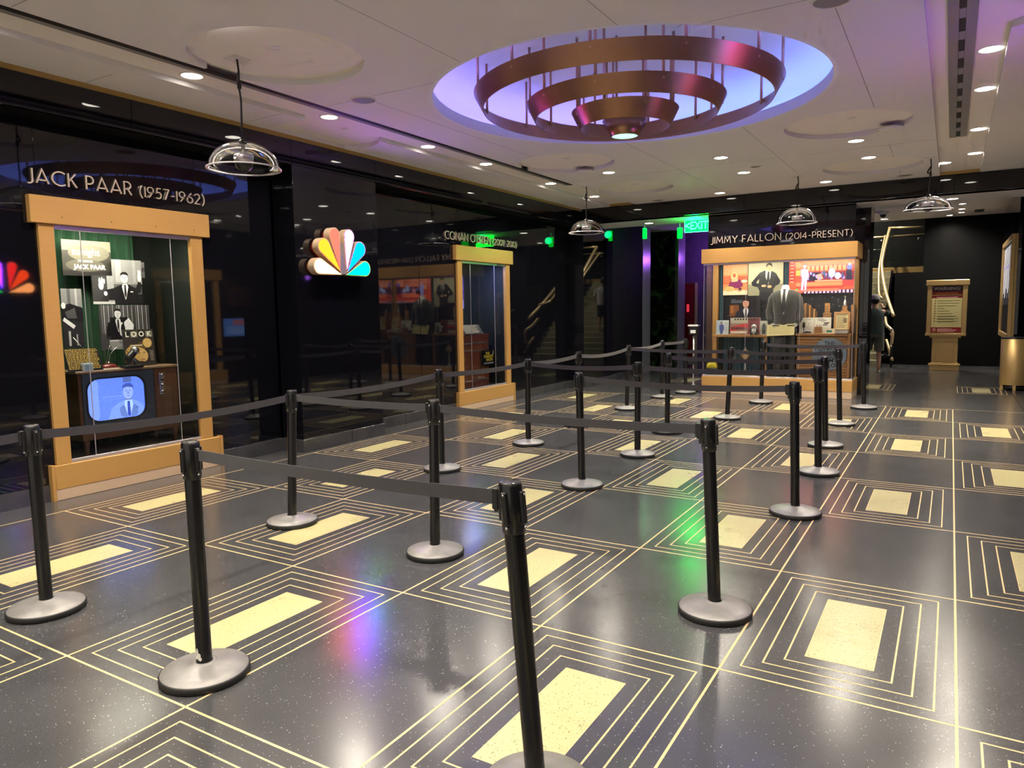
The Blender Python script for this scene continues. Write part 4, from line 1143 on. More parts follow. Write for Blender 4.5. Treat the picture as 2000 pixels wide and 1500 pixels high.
msk.slab(rect(-0.478, 0.245, 0.232, 0.765), [list(reversed(rrect(-0.45, 0.300, 0.140, 0.725, 0.12)))], 0.0, 0.016, fn=lambda a, b, h: (h, a, b))
msk.build('screen_mask', bez, tv, recalc=True)
rimb = MB(); rimb.slab(rrect(-0.455, 0.295, 0.145, 0.730, 0.125), [list(reversed(rrect(-0.438, 0.312, 0.128, 0.713, 0.11)))], 0.005, 0.020, fn=lambda a, b, h: (h, a, b))
rimb.build('screen_rim', MT['black_plastic'], tv, recalc=True)
scr = MB()
BL = (96, 128, 235)
shp = [(rrect(-0.44, 0.310, 0.130, 0.715, 0.11), BL), (rrect(-0.44, 0.310, -0.33, 0.715, 0.05), (120, 150, 245)), (rect(-0.30, 0.53, -0.10, 0.535), (130, 160, 250)),
       (rect(-0.085, 0.66, 0.0, 0.71), (80, 100, 160))]
man = bust(-0.04, 0.48, 0.155, (125, 160, 250), (165, 195, 255), (55, 75, 175), (140, 165, 245), (62, 82, 170))
man[0] = pg([(-0.25, 0.312), (0.125, 0.33), (0.11, 0.42), (0.06, 0.46), (0.0, 0.485), (-0.08, 0.485), (-0.15, 0.46), (-0.21, 0.42)], (118, 150, 245))
shp += man
shp += [pg([(0.025, 0.40), (0.055, 0.408), (0.055, 0.402), (0.025, 0.394)], (60, 80, 170))]
z = 0.006
for s in shp:
    pts, tris = tess([(max(-0.44, min(0.13, p[0])), max(0.311, min(0.714, p[1]))) for p in s[0]])
    scr.add([(z, p.x, p.y) for p in pts], tris, col=lin(s[1])); z += 0.0003
scr.build('screen', MT['print_tv'], tv)
grl = tb(0.0, 0.008, 0.245, 0.495, 0.215, 0.765, 'speaker_panel', 'walnut', 0.002)
for k in range(26):
    tb(0.008, 0.0105, 0.262, 0.42, 0.225 + k * 0.014, 0.233 + k * 0.014, 'grille_slat', woodmat('grille', (0.16, 0.085, 0.045), (0.22, 0.12, 0.06)) if k == 0 else bpy.data.materials['grille'], 0.001, grl)
cp = tb(0.008, 0.014, 0.300, 0.350, 0.50, 0.72, 'control_plate', 'steel', 0.002)
for z_ in (0.70, 0.655, 0.60, 0.53):
    MB().lathe([(0, 0.016), (0.013, 0.014), (0.015, 0)], 14).build('knob', MT['black_plastic' if z_ == 0.655 else 'steel'], cp)
    k = cp.children[-1]; k.location = (0.014, 0.325, z_); k.rotation_euler = (0, PI / 2, 0)
tb(0.0, 0.018, -0.478, 0.232, 0.225, 0.243, 'lower_trim', 'aluminium', 0.002)
# --- objects on and over the television
ZT = 1.114
G = lambda v: (v, v, v)
sh_ = [('bg', (58, 56, 50)), rc(-0.235, 0.07, 0.235, 0.17, (130, 124, 104)), el(0.02, 0.05, 0.20, 0.085, (112, 108, 92)), rc(-0.235, -0.17, 0.235, -0.12, (40, 38, 36)), el(-0.02, -0.07, 0.19, 0.06, (92, 88, 76)),
       ('T', 'tonight', 0.095, -0.01, 0.058, (250, 246, 226), 0.001), ('T', 'STARRING', 0.030, -0.02, -0.030, (240, 236, 220), 0.0006), ('T', 'JACK PAAR', 0.060, 0.02, -0.085, (252, 248, 230), 0.0022)]
pic('title_board', 'title card reading tonight starring JACK PAAR hung on the curtain', 'title card', (-6.40, 0.845, 2.19), UY, UZ, 0.47, 0.34, sh_)
sh_ = [('bg', G(92)), rc(-0.155, -0.02, 0.155, 0.225, G(140)), rc(-0.12, 0.0, -0.06, 0.225, G(165)), rc(0.06, 0.0, 0.09, 0.225, G(158)), rc(-0.155, -0.22, 0.155, -0.12, G(30))]
sh_ += bust(-0.03, -0.02, 0.112, G(26), G(232), G(40), G(205), G(30), -0.03)
sh_ += [pg([(0.06, -0.12), (0.13, -0.10), (0.15, -0.02), (0.115, 0.02)], G(30)), el(0.125, 0.05, 0.020, 0.045, G(222)), el(0.118, 0.10, 0.008, 0.03, G(222)), el(0.136, 0.10, 0.008, 0.028, G(222)), rc(0.02, -0.10, 0.05, -0.09, G(230))]
pic('framed_photo', 'black and white photograph of a suited man raising his hand', 'photograph', (-6.35, 1.205, 1.965), UY, UZ, 0.30, 0.44, sh_)
sh_ = [('bg', G(60)), rc(0.04, -0.14, 0.108, 0.14, G(150)), pg([(-0.02, -0.10), (0.108, -0.10), (0.108, 0.02), (0.02, 0.0)], G(26)), el(-0.02, 0.045, 0.026, 0.045, G(200)), el(-0.032, 0.09, 0.011, 0.03, G(205)), el(-0.008, 0.095, 0.010, 0.03, G(205)), el(0.012, 0.085, 0.009, 0.026, G(205)), el(0.02, -0.08, 0.03, 0.05, G(40)), el(0.02, -0.035, 0.018, 0.022, G(225)), rc(-0.108, -0.14, 0.108, -0.115, G(190))]
pic('framed_photo', 'black and white print of a raised hand with a small doll', 'photograph', (-6.345, 0.950, 1.885), UY, UZ, 0.21, 0.28, sh_)
pic('small_print', 'small grey print hanging behind the photographs', 'photograph', (-6.42, 1.39, 2.10), UY, UZ, 0.10, 0.16, [('bg', G(120)), rc(-0.05, -0.02, 0.05, 0.02, G(90))])
sh_ = [('bg', G(70))]
for k in range(24):
    sh_.append(rc(-0.26 + k * 0.0217, -0.06, -0.26 + k * 0.0217 + 0.010, 0.22, G(60 + (k * 53) % 120)))
sh_ += [rc(-0.16, -0.22, 0.02, 0.10, G(22))] + bust(-0.08, 0.08, 0.095, G(18), G(220), G(30), G(214), G(40))
sh_ += [pg([(-0.02, -0.06), (0.06, -0.08), (0.08, 0.02), (0.03, 0.09), (-0.02, 0.05)], G(236)), el(-0.05, -0.02, 0.03, 0.07, G(232)), el(-0.035, -0.02, 0.022, 0.055, G(22)), rc(-0.18, -0.22, 0.26, -0.13, G(150)), rc(-0.18, -0.14, 0.26, -0.125, G(205)), rc(-0.078, -0.16, -0.072, 0.04, G(15))]
pic('framed_photo', 'black and white photograph of a performer before a striped curtain', 'photograph', (-6.30, 1.125, 1.515), UY, UZ, 0.52, 0.44, sh_)
sh_ = [('bg', G(38)), rc(-0.095, 0.10, 0.095, 0.28, G(130)), rc(-0.04, 0.10, -0.01, 0.28, G(90)), rc(0.03, 0.10, 0.05, 0.28, G(170)), pg([(-0.095, 0.0), (0.095, -0.04), (0.095, 0.10), (-0.02, 0.14), (-0.095, 0.12)], G(20)), pg([(-0.07, 0.06), (0.02, 0.10), (0.04, 0.0), (-0.05, 0.0)], G(75)),
       pg([(-0.095, -0.02), (0.0, -0.10), (0.02, -0.07), (-0.08, 0.01)], G(225)), el(-0.08, 0.12, 0.02, 0.03, G(215)), rc(-0.05, -0.26, -0.03, -0.12, G(190)), rc(0.02, -0.26, 0.035, -0.15, G(150))]
pic('framed_photo', 'dark photograph of a pianist at a grand piano', 'photograph', (-6.30, 0.615, 1.61), UY, UZ, 0.19, 0.555, sh_)
rows = []
for r in range(13):
    x = -0.15
    while x < 0.13:
        wv = random.uniform(0.008, 0.03); rows.append((x, min(0.145, x + wv), 0.095 - r * 0.0155, 0.008)); x += wv + 0.006
pic('text_plaque', 'gold lettered text plaque leaning on the television', 'plaque', (-6.16, 0.61, ZT + 0.108), UY, (-0.35, 0, 1), 0.32, 0.225, [('bg', (24, 20, 14)), ('L', rows, (214, 178, 84))])
lk = [('bg', (62, 58, 52)), rc(-0.155, 0.105, -0.09, 0.165, (34, 34, 32)), rc(-0.085, 0.105, -0.01, 0.165, (128, 126, 110)), rc(-0.005, 0.105, 0.07, 0.165, (34, 34, 32)), rc(0.075, 0.105, 0.15, 0.165, (128, 126, 110))]
for cch, xx in zip('LOOK', (-0.122, -0.048, 0.032, 0.112)): lk.append(('T', cch, 0.072, xx, 0.135, (240, 238, 220), 0.0025))
lk += [el(0.085, 0.045, 0.050, 0.050, (226, 186, 98)), el(0.085, 0.045, 0.043, 0.043, (238, 202, 120)), pg([(-0.155, -0.11), (-0.06, -0.125), (-0.02, 0.02), (-0.09, 0.03), (-0.155, -0.02)], (206, 170, 96)),
       el(-0.005, -0.055, 0.062, 0.085, (222, 184, 112)), el(0.035, -0.085, 0.045, 0.06, (226, 190, 118)), pg([(-0.06, 0.02), (0.02, 0.06), (0.06, 0.0), (0.05, -0.02), (-0.02, 0.01), (-0.07, -0.01)], (120, 92, 50)), pg([(-0.10, 0.03), (0.03, 0.03), (0.03, 0.018), (-0.10, 0.018)], (236, 226, 190)),
       rc(-0.02, -0.06, 0.0, -0.053, (70, 52, 30)), rc(0.03, -0.055, 0.05, -0.048, (70, 52, 30)), rc(0.0, -0.125, 0.04, -0.118, (150, 80, 60)), ('L', [(0.10, 0.14, -0.04 - 0.016 * i, 0.005) for i in range(7)], (220, 216, 196))]
pic('magazine', 'LOOK magazine with a face on its cover standing on the television', 'magazine', (-6.26, 1.232, ZT + 0.188), UY, (-0.08, 0, 1), 0.325, 0.372, lk)
ac = thing('acrylic_block', 'small clear acrylic block on the television top', 'paperweight', (-6.13, 0.62, ZT))
MB().bbox(-0.02, 0.02, -0.05, 0.05, 0.0, 0.075, 0.004).build('block', mat('acrylic_block', (0.62, 0.72, 0.74), 0.1, coat=0.5, noise=0.1), ac)
MB().bbox(0.0202, 0.0212, -0.026, 0.03, 0.015, 0.06, 0.0003).build('insert', mat('acrylic_insert', (0.30, 0.45, 0.55), 0.3, noise=0.2), ac)
an = thing('rabbit_ear_antenna', 'rabbit-ear antenna with a red base and looped wires', 'antenna', (-6.22, 0.88, ZT))
MB().lathe([(0, 0), (0.085, 0), (0.082, 0.025), (0.05, 0.045), (0.0, 0.052)], 24, sx=0.6).build('base', mat('antenna_red', (0.16, 0.02, 0.015), 0.25, noise=0.2), an)
MB().sphere((0, 0, 0.055), 0.014).build('knob', MT['steel'], an)
for pts in ([(0, -0.03, 0.03)] + [(0, -0.03 - 0.10 * (1 - math.cos(a)) * 0.2 + 0.11 * math.sin(a / 2), 0.03 + 0.20 * math.sin(a)) for a in (0.4, 0.8, 1.2, 1.6, 2.0, 2.4)], [(0, 0.0, 0.05), (0.0, 0.02, 0.14), (0, 0.08, 0.20), (0, 0.16, 0.20), (0, 0.22, 0.12)], [(0, -0.06, 0.02), (0, -0.20, 0.16), (0, -0.32, 0.32)]):
    MB().tube(pts, 0.0035, 6).build('rod', MT['steel'], an)
mc = thing('desk_microphone', 'old chrome desk microphone on a black foot beside the magazine', 'microphone', (-6.12, 1.06, ZT))
MB().bbox(-0.05, 0.05, -0.10, 0.09, 0.0, 0.025, 0.006).build('foot', MT['black_plastic'], mc)
MB().tube([(0, 0.03, 0.02), (0, 0.03, 0.08), (0, 0.0, 0.10)], 0.012, 10).build('stem', MT['steel'], mc)
MB().loft([[(0.034 * math.cos(a), y - 0.034 * math.sin(a) * 0.5 + 0.0, z + 0.034 * math.sin(a)) for a in [2 * PI * k / 14 for k in range(14)]] for y, z in ((-0.06, 0.07), (-0.03, 0.10), (0.0, 0.13), (0.025, 0.155))]).build('body', MT['dark_metal'], mc, recalc=True)
MB().sphere((0, 0.035, 0.17), 0.042).build('grille', MT['steel'], mc)
st = MB(); st.box(-6.24, -6.14, 0.66, 0.93, ZT, ZT + 0.006)
tag(st.build('paper_sheets', MT['white_board']), 'pale papers lying flat on the television top', 'papers')

# --- contents of the second case
dk = thing('curved_desk', 'dark red wooden desk with chrome bands in the second wall case', 'desk', (-6.28, 7.30, 0.315))
def arcp(r, x0, y0, a0, a1, n=14): return [(x0 + r * math.cos(a0 + (a1 - a0) * k / n), y0 + r * math.sin(a0 + (a1 - a0) * k / n)) for k in range(n + 1)]
prof = [(-0.32, -0.62)] + [(-0.02, -0.62), (0.08, -0.45), (0.12, -0.2), (0.13, 0.1), (0.10, 0.36), (0.0, 0.46), (-0.32, 0.46)]
MB().slab(prof, [], 0.0, 0.86).build('desk_body', MT['mahogany'], dk, recalc=True)
MB().slab([(x * 1.05, y * 1.03) for x, y in prof], [], 0.86, 0.90).build('desk_top', MT['mahogany'], dk, recalc=True)
for z_ in (0.62, 0.745, 0.10):
    MB().slab([(x * 1.02 + 0.004, y * 1.012) for x, y in prof], [], z_, z_ + 0.022).build('chrome_band', MT['steel'], dk, recalc=True)
rows = [(-0.25 + 0.02 * (i % 3), 0.20 - 0.03 * (i % 4), 0.075 - i * 0.015, 0.007) for i in range(11)]
pic('text_plaque', 'small text plaque leaning on the dark curved desk', 'plaque', (-6.20, 7.17, 1.31), UY, (-0.8, 0, 1), 0.56, 0.20, [('bg', (74, 68, 50)), ('L', rows, (150, 140, 96))])
bk = [('bg', (10, 10, 12)), ('T', 'THE', 0.070, -0.03, 0.085, (236, 214, 60), 0.002), ('T', 'TONIGHT', 0.070, 0.0, 0.030, (236, 214, 60), 0.002), ('T', 'SHOW', 0.070, 0.03, -0.028, (236, 214, 60), 0.002), ('T', "WITH CONAN O'BRIEN", 0.030, 0.0, -0.085, (236, 236, 236), 0.0008),
      el(0.135, 0.10, 0.030, 0.036, (200, 214, 240)), el(0.120, 0.107, 0.026, 0.032, (10, 10, 12))]
pic('title_board', "black board reading THE TONIGHT SHOW WITH CONAN O'BRIEN in yellow", 'sign', (-6.115, 7.55, 0.79), UY, UZ, 0.44, 0.27, bk)
pic('blue_screen', 'narrow glowing blue screen in the second wall case', 'screen', (-6.30, 6.86, 1.99), UY, UZ, 0.24, 0.40, [('bg', (30, 110, 255)), rc(-0.12, -0.2, -0.06, 0.2, (50, 130, 255))], m='print_lit')
pic('framed_photo', 'dim violet photograph at the back of the second wall case', 'photograph', (-6.64, 7.33, 1.95), UY, UZ, 0.50, 0.56, [('bg', (70, 60, 130)), el(0.0, 0.05, 0.09, 0.12, (110, 90, 170)), rc(-0.25, -0.28, 0.25, -0.14, (140, 140, 200))])
ld = bpy.data.lights.new('case_lamp_blue', 'AREA'); ld.size = 0.3; ld.energy = 10; ld.color = (0.15, 0.25, 1.0)
lo = bpy.data.objects.new('case_lamp_blue', ld); link(lo, bpy.data.objects['display_case.001']); lo.location = (-0.35, 1.0, 2.44)
for k, (y, x) in enumerate(((6.98, -6.30), (7.06, -6.33))):
    g = MB(); g.lathe([(0, 0), (0.028, 0), (0.034, 0.15), (0.031, 0.15), (0.026, 0.01), (0, 0.01)], 18, (x, y, 1.215))
    tag(g.build('drinking_glass', MT['acrylic']), ('clear drinking glass on the dark curved desk, nearer the frame jamb', 'clear drinking glass on the dark curved desk, nearer the blue screen')[k], 'glass', 'glasses on the curved desk')

# --- facing-wall case, seen only as reflections
pic('framed_photo', 'portrait of a man in a blue shirt, seen mirrored in the case glass', 'photograph', (2.55, 6.97, 1.90), (0, -1, 0), UZ, 0.50, 1.15,
    [('bg', (170, 176, 150)), pg([(-0.20, -0.575), (0.20, -0.575), (0.22, 0.10), (0.12, 0.22), (-0.12, 0.22), (-0.22, 0.10)], (60, 100, 118)), rc(-0.16, -0.575, 0.16, -0.20, (26, 30, 34))] + bust(0, 0.22, 0.16, (64, 108, 126), (70, 112, 130), (60, 40, 50), (196, 150, 120), (70, 44, 30)), bm='board')
pic('monitor', 'glowing blue monitor on the facing wall, mirrored in black glass', 'monitor', (2.03, 8.35, 1.32), (0, -1, 0), UZ, 0.62, 0.42, [('bg', (90, 140, 235)), rc(-0.28, 0.05, 0.05, 0.18, (190, 120, 140)), ('L', [(-0.26, 0.24, 0.0 - 0.03 * i, 0.012) for i in range(6)], (170, 200, 250))], m='print_lit')

# ------------------------------------------------------------------ far display case
FX0, FX1, FY0, FY1 = -3.195, -0.575, 10.50, 11.30
fc = thing('display_case', 'long glass display case with gold crown holding a suit mannequin', 'display case', (0, 0, 0))
def fb(x0, x1, y0, y1, z0, z1, nm, m, b=0.004, par=None):
    return MB().bbox(x0, x1, y0, y1, z0, z1, b).build(nm, MT[m], par or fc)
fb(FX0, FX1, FY0, FY1, 0.125, 0.325, 'plinth', 'gold_panel')
fb(FX0 + 0.004, FX1 - 0.004, FY0 + 0.006, FY1, 0.0, 0.125, 'kick_plate', 'brass_kick')
fb(FX0 - 0.02, FX1 + 0.02, FY0 - 0.03, FY1, 2.435, 2.70, 'crown', 'gold_panel')
fb(FX0 + 0.08, FX1 - 0.03, FY0 + 0.055, FY1 + 0.02, 2.70, 3.335, 'header', 'black_glass')
fb(FX0 + 0.03, FX0 + 0.13, 11.08, 11.18, 0.325, 2.435, 'corner_post', 'gold_panel')
fb(FX1 - 0.09, FX1 - 0.02, 11.12, 11.28, 0.325, 2.435, 'corner_post', 'gold_panel')
fb(FX0 + 0.05, FX1 - 0.05, 11.22, 11.29, 0.325, 2.435, 'back_panel', 'interior', 0.002)
fb(FX0 + 0.01, FX1 - 0.01, FY0 + 0.01, FY0 + 0.04, 0.325, 0.350, 'glass_channel', 'aluminium', 0.002)
fb(FX0 + 0.01, FX1 - 0.01, FY0 + 0.01, FY0 + 0.04, 2.405, 2.435, 'glass_channel', 'aluminium', 0.002)
fb(FX0 + 0.01, FX0 + 0.04, FY0 + 0.04, 11.1, 0.325, 0.350, 'glass_channel', 'aluminium', 0.002)
fb(FX1 - 0.04, FX1 - 0.01, FY0 + 0.04, 11.1, 0.325, 0.350, 'glass_channel', 'aluminium', 0.002)
xs = [FX0 + 0.02, -2.40, -1.46, FX1 - 0.02]
for a, b in zip(xs, xs[1:]):
    MB().add([(a + 0.002, FY0 + 0.025, 0.35), (b - 0.002, FY0 + 0.025, 0.35), (b - 0.002, FY0 + 0.025, 2.405), (a + 0.002, FY0 + 0.025, 2.405)], [(0, 1, 2, 3)]).build('glass_pane', MT['pane'], fc)
for x in (FX0 + 0.02, FX1 - 0.02):
    MB().add([(x, FY0 + 0.03, 0.35), (x, 11.10, 0.35), (x, 11.10, 2.435), (x, FY0 + 0.03, 2.435)], [(0, 1, 2, 3)]).build('glass_pane', MT['pane'], fc)
for x in xs: fb(x - 0.003, x + 0.003, FY0 + 0.021, FY0 + 0.029, 0.35, 2.405, 'pane_edge', 'aluminium', 0.001)
fb(-2.52, -1.62, FY0 + 0.06, FY0 + 0.10, 2.410, 2.432, 'lamp_tube', 'lens', 0.003)
for x in (-2.6, -1.2):
    ld = bpy.data.lights.new('case_lamp', 'AREA'); ld.shape = 'RECTANGLE'; ld.size = 1.1; ld.size_y = 0.06; ld.energy = CASE_W * 1.0; ld.color = (1.0, 0.90, 0.70)
    lo = bpy.data.objects.new('case_lamp', ld); link(lo, fc); lo.location = (x, 10.60, 2.40); lo.rotation_euler = (0.35, 0, 0)
UX = (1, 0, 0)
# skyline backdrop
sky = [('bg', (10, 12, 18)), rc(-1.2, 0.04, -0.55, 0.42, (14, 16, 26))]
lights = []
for k in range(150):
    x = random.uniform(-1.2, 1.2); y = random.uniform(-0.25, 0.40)
    lights.append((x, x + random.choice((0.008, 0.02, 0.035)), y, 0.006))
sky.append(('L', lights, (150, 160, 190)))
pic('skyline_backdrop', 'dark night skyline print across the back of the far case', 'backdrop', (-1.86, 11.205, 1.45), UX, UZ, 2.42, 0.86, sky, thick=0.004)
# blue curtains behind the pictures
def curtain(x0, x1, z0, z1, y, label):
    b = MB(); n = max(8, int((x1 - x0) * 70)); vs = []
    for i in range(n + 1):
        x = x0 + (x1 - x0) * i / n; yy = y + 0.012 * math.sin(i * 1.3)
        vs += [(x, yy, z0), (x, yy, z1)]
    b.add(vs, [(2 * i, 2 * i + 2, 2 * i + 3, 2 * i + 1) for i in range(n)], smooth=True)
    tag(b.build('blue_curtain', MT['blue_curtain']), label, 'curtain')
curtain(-1.90, -1.755, 1.75, 2.42, 11.18, 'strip of blue curtain between the portrait and the stage picture')
curtain(-3.05, -2.98, 1.30, 2.42, 11.18, 'dark blue curtain edge beside the gold corner post')
curtain(-2.95, -2.05, 0.34, 1.04, 11.10, 'teal curtain under the open oak desk')
# pictures
sofa = [('bg', (226, 140, 84)), rc(-0.23, 0.10, 0.23, 0.29, (236, 168, 110)), rc(-0.05, 0.13, 0.20, 0.27, (240, 186, 130)), ('L', [(-0.04, 0.18, 0.14 + 0.03 * i, 0.006) for i in range(5)], (200, 120, 90)), rc(-0.23, -0.08, 0.23, 0.07, (206, 92, 58)), el(-0.16, 0.0, 0.06, 0.06, (222, 110, 70)),
        pg([(-0.14, -0.14), (-0.08, 0.02), (0.02, 0.04), (0.12, -0.02), (0.15, -0.12), (0.05, -0.16)], (128, 40, 92)), el(-0.02, 0.06, 0.065, 0.09, (236, 196, 130)), el(-0.02, 0.085, 0.03, 0.04, (190, 90, 70)), pg([(-0.09, -0.02), (-0.02, 0.03), (0.06, 0.02), (0.04, -0.03), (-0.05, -0.04)], (226, 180, 140)), el(0.17, -0.03, 0.06, 0.03, (230, 220, 190)),
        rc(-0.23, -0.29, 0.23, -0.20, (226, 214, 180)), el(-0.11, -0.17, 0.10, 0.05, (204, 176, 110)), el(0.08, -0.19, 0.05, 0.04, (220, 160, 130)), rc(0.06, -0.20, 0.12, -0.15, (90, 50, 50))]
pic('framed_photo', 'orange photograph of a woman resting on a sofa', 'photograph', (-2.745, 11.13, 2.14), UX, UZ, 0.465, 0.57, sofa)
SU = (42, 44, 46)
por = [('bg', (188, 186, 150)), rc(-0.315, -0.36, 0.315, -0.05, (150, 148, 122)), rc(-0.315, 0.0, 0.315, 0.36, (202, 200, 164)),
       pg([(-0.12, -0.36), (-0.10, -0.12), (0.14, -0.12), (0.15, -0.36)], (28, 28, 30)),
       pg([(-0.11, 0.16), (-0.02, 0.20), (0.13, 0.18), (0.19, 0.14), (0.21, 0.02), (0.17, -0.12), (0.10, -0.20), (-0.08, -0.22), (-0.14, -0.12), (-0.12, 0.0)], SU),
       pg([(-0.11, 0.16), (-0.26, -0.02), (-0.24, -0.08), (-0.10, -0.12), (-0.09, -0.06), (-0.17, -0.02), (-0.09, 0.08)], (34, 36, 38)), pg([(0.19, 0.14), (0.27, 0.0), (0.25, -0.06), (0.12, -0.12), (0.11, -0.07), (0.19, -0.02), (0.15, 0.06)], (34, 36, 38)),
       pg([(0.0, 0.20), (0.10, 0.19), (0.085, 0.06), (0.05, -0.06), (0.0, 0.08)], (222, 226, 214)), pg([(0.04, 0.18), (0.065, 0.18), (0.075, 0.02), (0.045, -0.05), (0.02, 0.02)], (40, 44, 52)),
       el(-0.03, -0.085, 0.045, 0.022, (222, 176, 130)), el(0.075, -0.10, 0.04, 0.026, (222, 176, 130)), el(0.065, 0.255, 0.048, 0.068, (234, 194, 140)),
       pg([(0.015, 0.25), (0.01, 0.31), (0.05, 0.345), (0.10, 0.335), (0.12, 0.29), (0.11, 0.25), (0.10, 0.29), (0.04, 0.30)], (44, 34, 24)), rc(0.06, 0.225, 0.09, 0.232, (176, 90, 80))]
pic('framed_photo', 'portrait photograph of a man buttoning a dark suit', 'photograph', (-2.182, 11.12, 2.095), UX, UZ, 0.635, 0.71, por)
# seated man cut-out on the backdrop
sm = [('bg', (20, 16, 18)), rc(-0.28, -0.16, -0.10, 0.06, (112, 66, 30)), rc(-0.26, -0.10, -0.20, 0.04, (150, 96, 46)), ('L', [(-0.25 + 0.03 * (i % 9), -0.23 + 0.03 * (i % 9), 0.10 + 0.02 * (i // 9), 0.008) for i in range(30)], (130, 140, 170))] + bust(0.03, -0.01, 0.17, (34, 34, 48), (210, 210, 214), (22, 22, 26), (196, 142, 116), (36, 26, 20), -0.01)
pic('seated_man_print', 'print of a smiling suited man at a desk before the skyline', 'photograph', (-2.555, 11.08, 1.60), UX, UZ, 0.60, 0.46, sm, thick=0.006)
# stage picture screen
OR = (232, 92, 54)
stg = [('bg', (206, 74, 54)), rc(-0.55, 0.20, 0.55, 0.31, (236, 112, 66)), rc(-0.30, 0.24, 0.45, 0.30, (250, 140, 86)), rc(-0.55, -0.12, -0.45, 0.30, (214, 60, 50)), ('L', [(-0.53, -0.47, -0.10 + 0.06 * i, 0.02) for i in range(7)], (250, 150, 120)), rc(-0.43, 0.14, -0.32, 0.26, (244, 120, 60)), rc(-0.43, 0.02, -0.32, 0.12, (250, 160, 80)),
       ('L', [(-0.24 + 0.075 * i, -0.19 + 0.075 * i, 0.10, 0.09) for i in range(9)], (255, 150, 104)), rc(-0.30, -0.10, 0.55, 0.08, (120, 40, 60)),
       pg([(-0.22, -0.08), (-0.16, 0.07), (-0.02, 0.06), (0.04, -0.08)], (36, 24, 50)), pg([(-0.10, 0.02), (0.0, 0.05), (0.04, -0.05), (-0.05, -0.07)], (240, 150, 120)), ('L', [(-0.24 + 0.05 * i, -0.205 + 0.05 * i, -0.06 + 0.03 * ((i * 7) % 4), 0.05) for i in range(13)], (150, 140, 230)), ('L', [(0.05 + 0.06 * i, 0.075 + 0.06 * i, -0.04, 0.09) for i in range(6)], (60, 70, 120)),
       el(0.05, 0.06, 0.03, 0.04, (80, 90, 120)), el(0.18, 0.06, 0.055, 0.09, (170, 190, 240)), el(0.18, 0.14, 0.025, 0.03, (220, 150, 130)), el(0.28, 0.0, 0.05, 0.06, (190, 200, 250)), pg([(0.42, -0.09), (0.42, 0.10), (0.50, 0.12), (0.52, -0.09)], (40, 36, 60)), el(0.47, 0.15, 0.045, 0.05, (110, 120, 220)), el(0.47, 0.20, 0.02, 0.026, (230, 170, 170)),
       rc(-0.55, -0.24, 0.55, -0.10, (226, 84, 56)), rc(-0.42, -0.17, 0.38, -0.11, (250, 126, 84)), rc(-0.42, -0.21, 0.38, -0.19, (160, 40, 50)), rc(0.36, -0.19, 0.55, -0.08, (190, 60, 60)), rc(-0.10, -0.10, 0.36, -0.07, (255, 140, 110)),
       rc(-0.30, -0.31, 0.55, -0.245, (54, 30, 70)), ('L', [(-0.28 + 0.065 * i, -0.245 + 0.065 * i, -0.305, 0.055) for i in range(13)], (236, 170, 190)), rc(-0.55, -0.27, 0.30, -0.23, (240, 110, 90)),
       pg([(-0.335, -0.245), (-0.325, -0.02), (-0.35, 0.04), (-0.34, 0.13), (-0.28, 0.15), (-0.22, 0.12), (-0.20, 0.0), (-0.235, -0.04), (-0.245, -0.245), (-0.275, -0.245), (-0.285, -0.06), (-0.30, -0.245)], (176, 170, 248)), el(-0.28, 0.19, 0.032, 0.042, (240, 176, 170)), pg([(-0.31, 0.20), (-0.30, 0.24), (-0.26, 0.24), (-0.248, 0.20), (-0.28, 0.22)], (90, 50, 60)), el(-0.41, -0.23, 0.018, 0.02, (60, 170, 70))]
pic('stage_screen', 'bright orange screen showing a host and band on a stage', 'screen', (-1.215, 11.14, 2.155), UX, UZ, 1.10, 0.60, stg, thick=0.03, m='print_lit')
# oak desk, open left half and slatted right half
od = thing('oak_desk', 'oak desk in the far case with an open side and a slatted front', 'desk', (-1.85, 10.9, 0.325))
def ob(x0, x1, y0, y1, z0, z1, nm, m='oak', b=0.004, par=None): return MB().bbox(x0 + 1.85, x1 + 1.85, y0 - 10.9, y1 - 10.9, z0 - 0.325, z1 - 0.325, b).build(nm, MT[m], par or od)
ob(-3.06, -2.05, 10.75, 11.08, 1.055, 1.10, 'desk_top'); ob(-1.56, -0.645, 10.73, 11.08, 1.085, 1.13, 'desk_top')
ob(-3.055, -2.99, 10.76, 10.83, 0.327, 1.055, 'leg'); ob(-2.12, -2.06, 10.76, 10.83, 0.327, 1.055, 'leg'); ob(-2.05, -1.56, 10.98, 11.08, 1.04, 1.10, 'desk_top')
bd = ob(-1.54, -0.66, 10.80, 11.08, 0.327, 1.085, 'cabinet')
for k in range(14):
    ob(-1.54, -0.66, 10.76, 10.80, 0.335 + k * 0.0525, 0.335 + k * 0.0525 + 0.047, 'slat', 'oak', 0.006, bd)
ob(-0.70, -0.655, 10.752, 10.80, 0.327, 1.085, 'end_post')
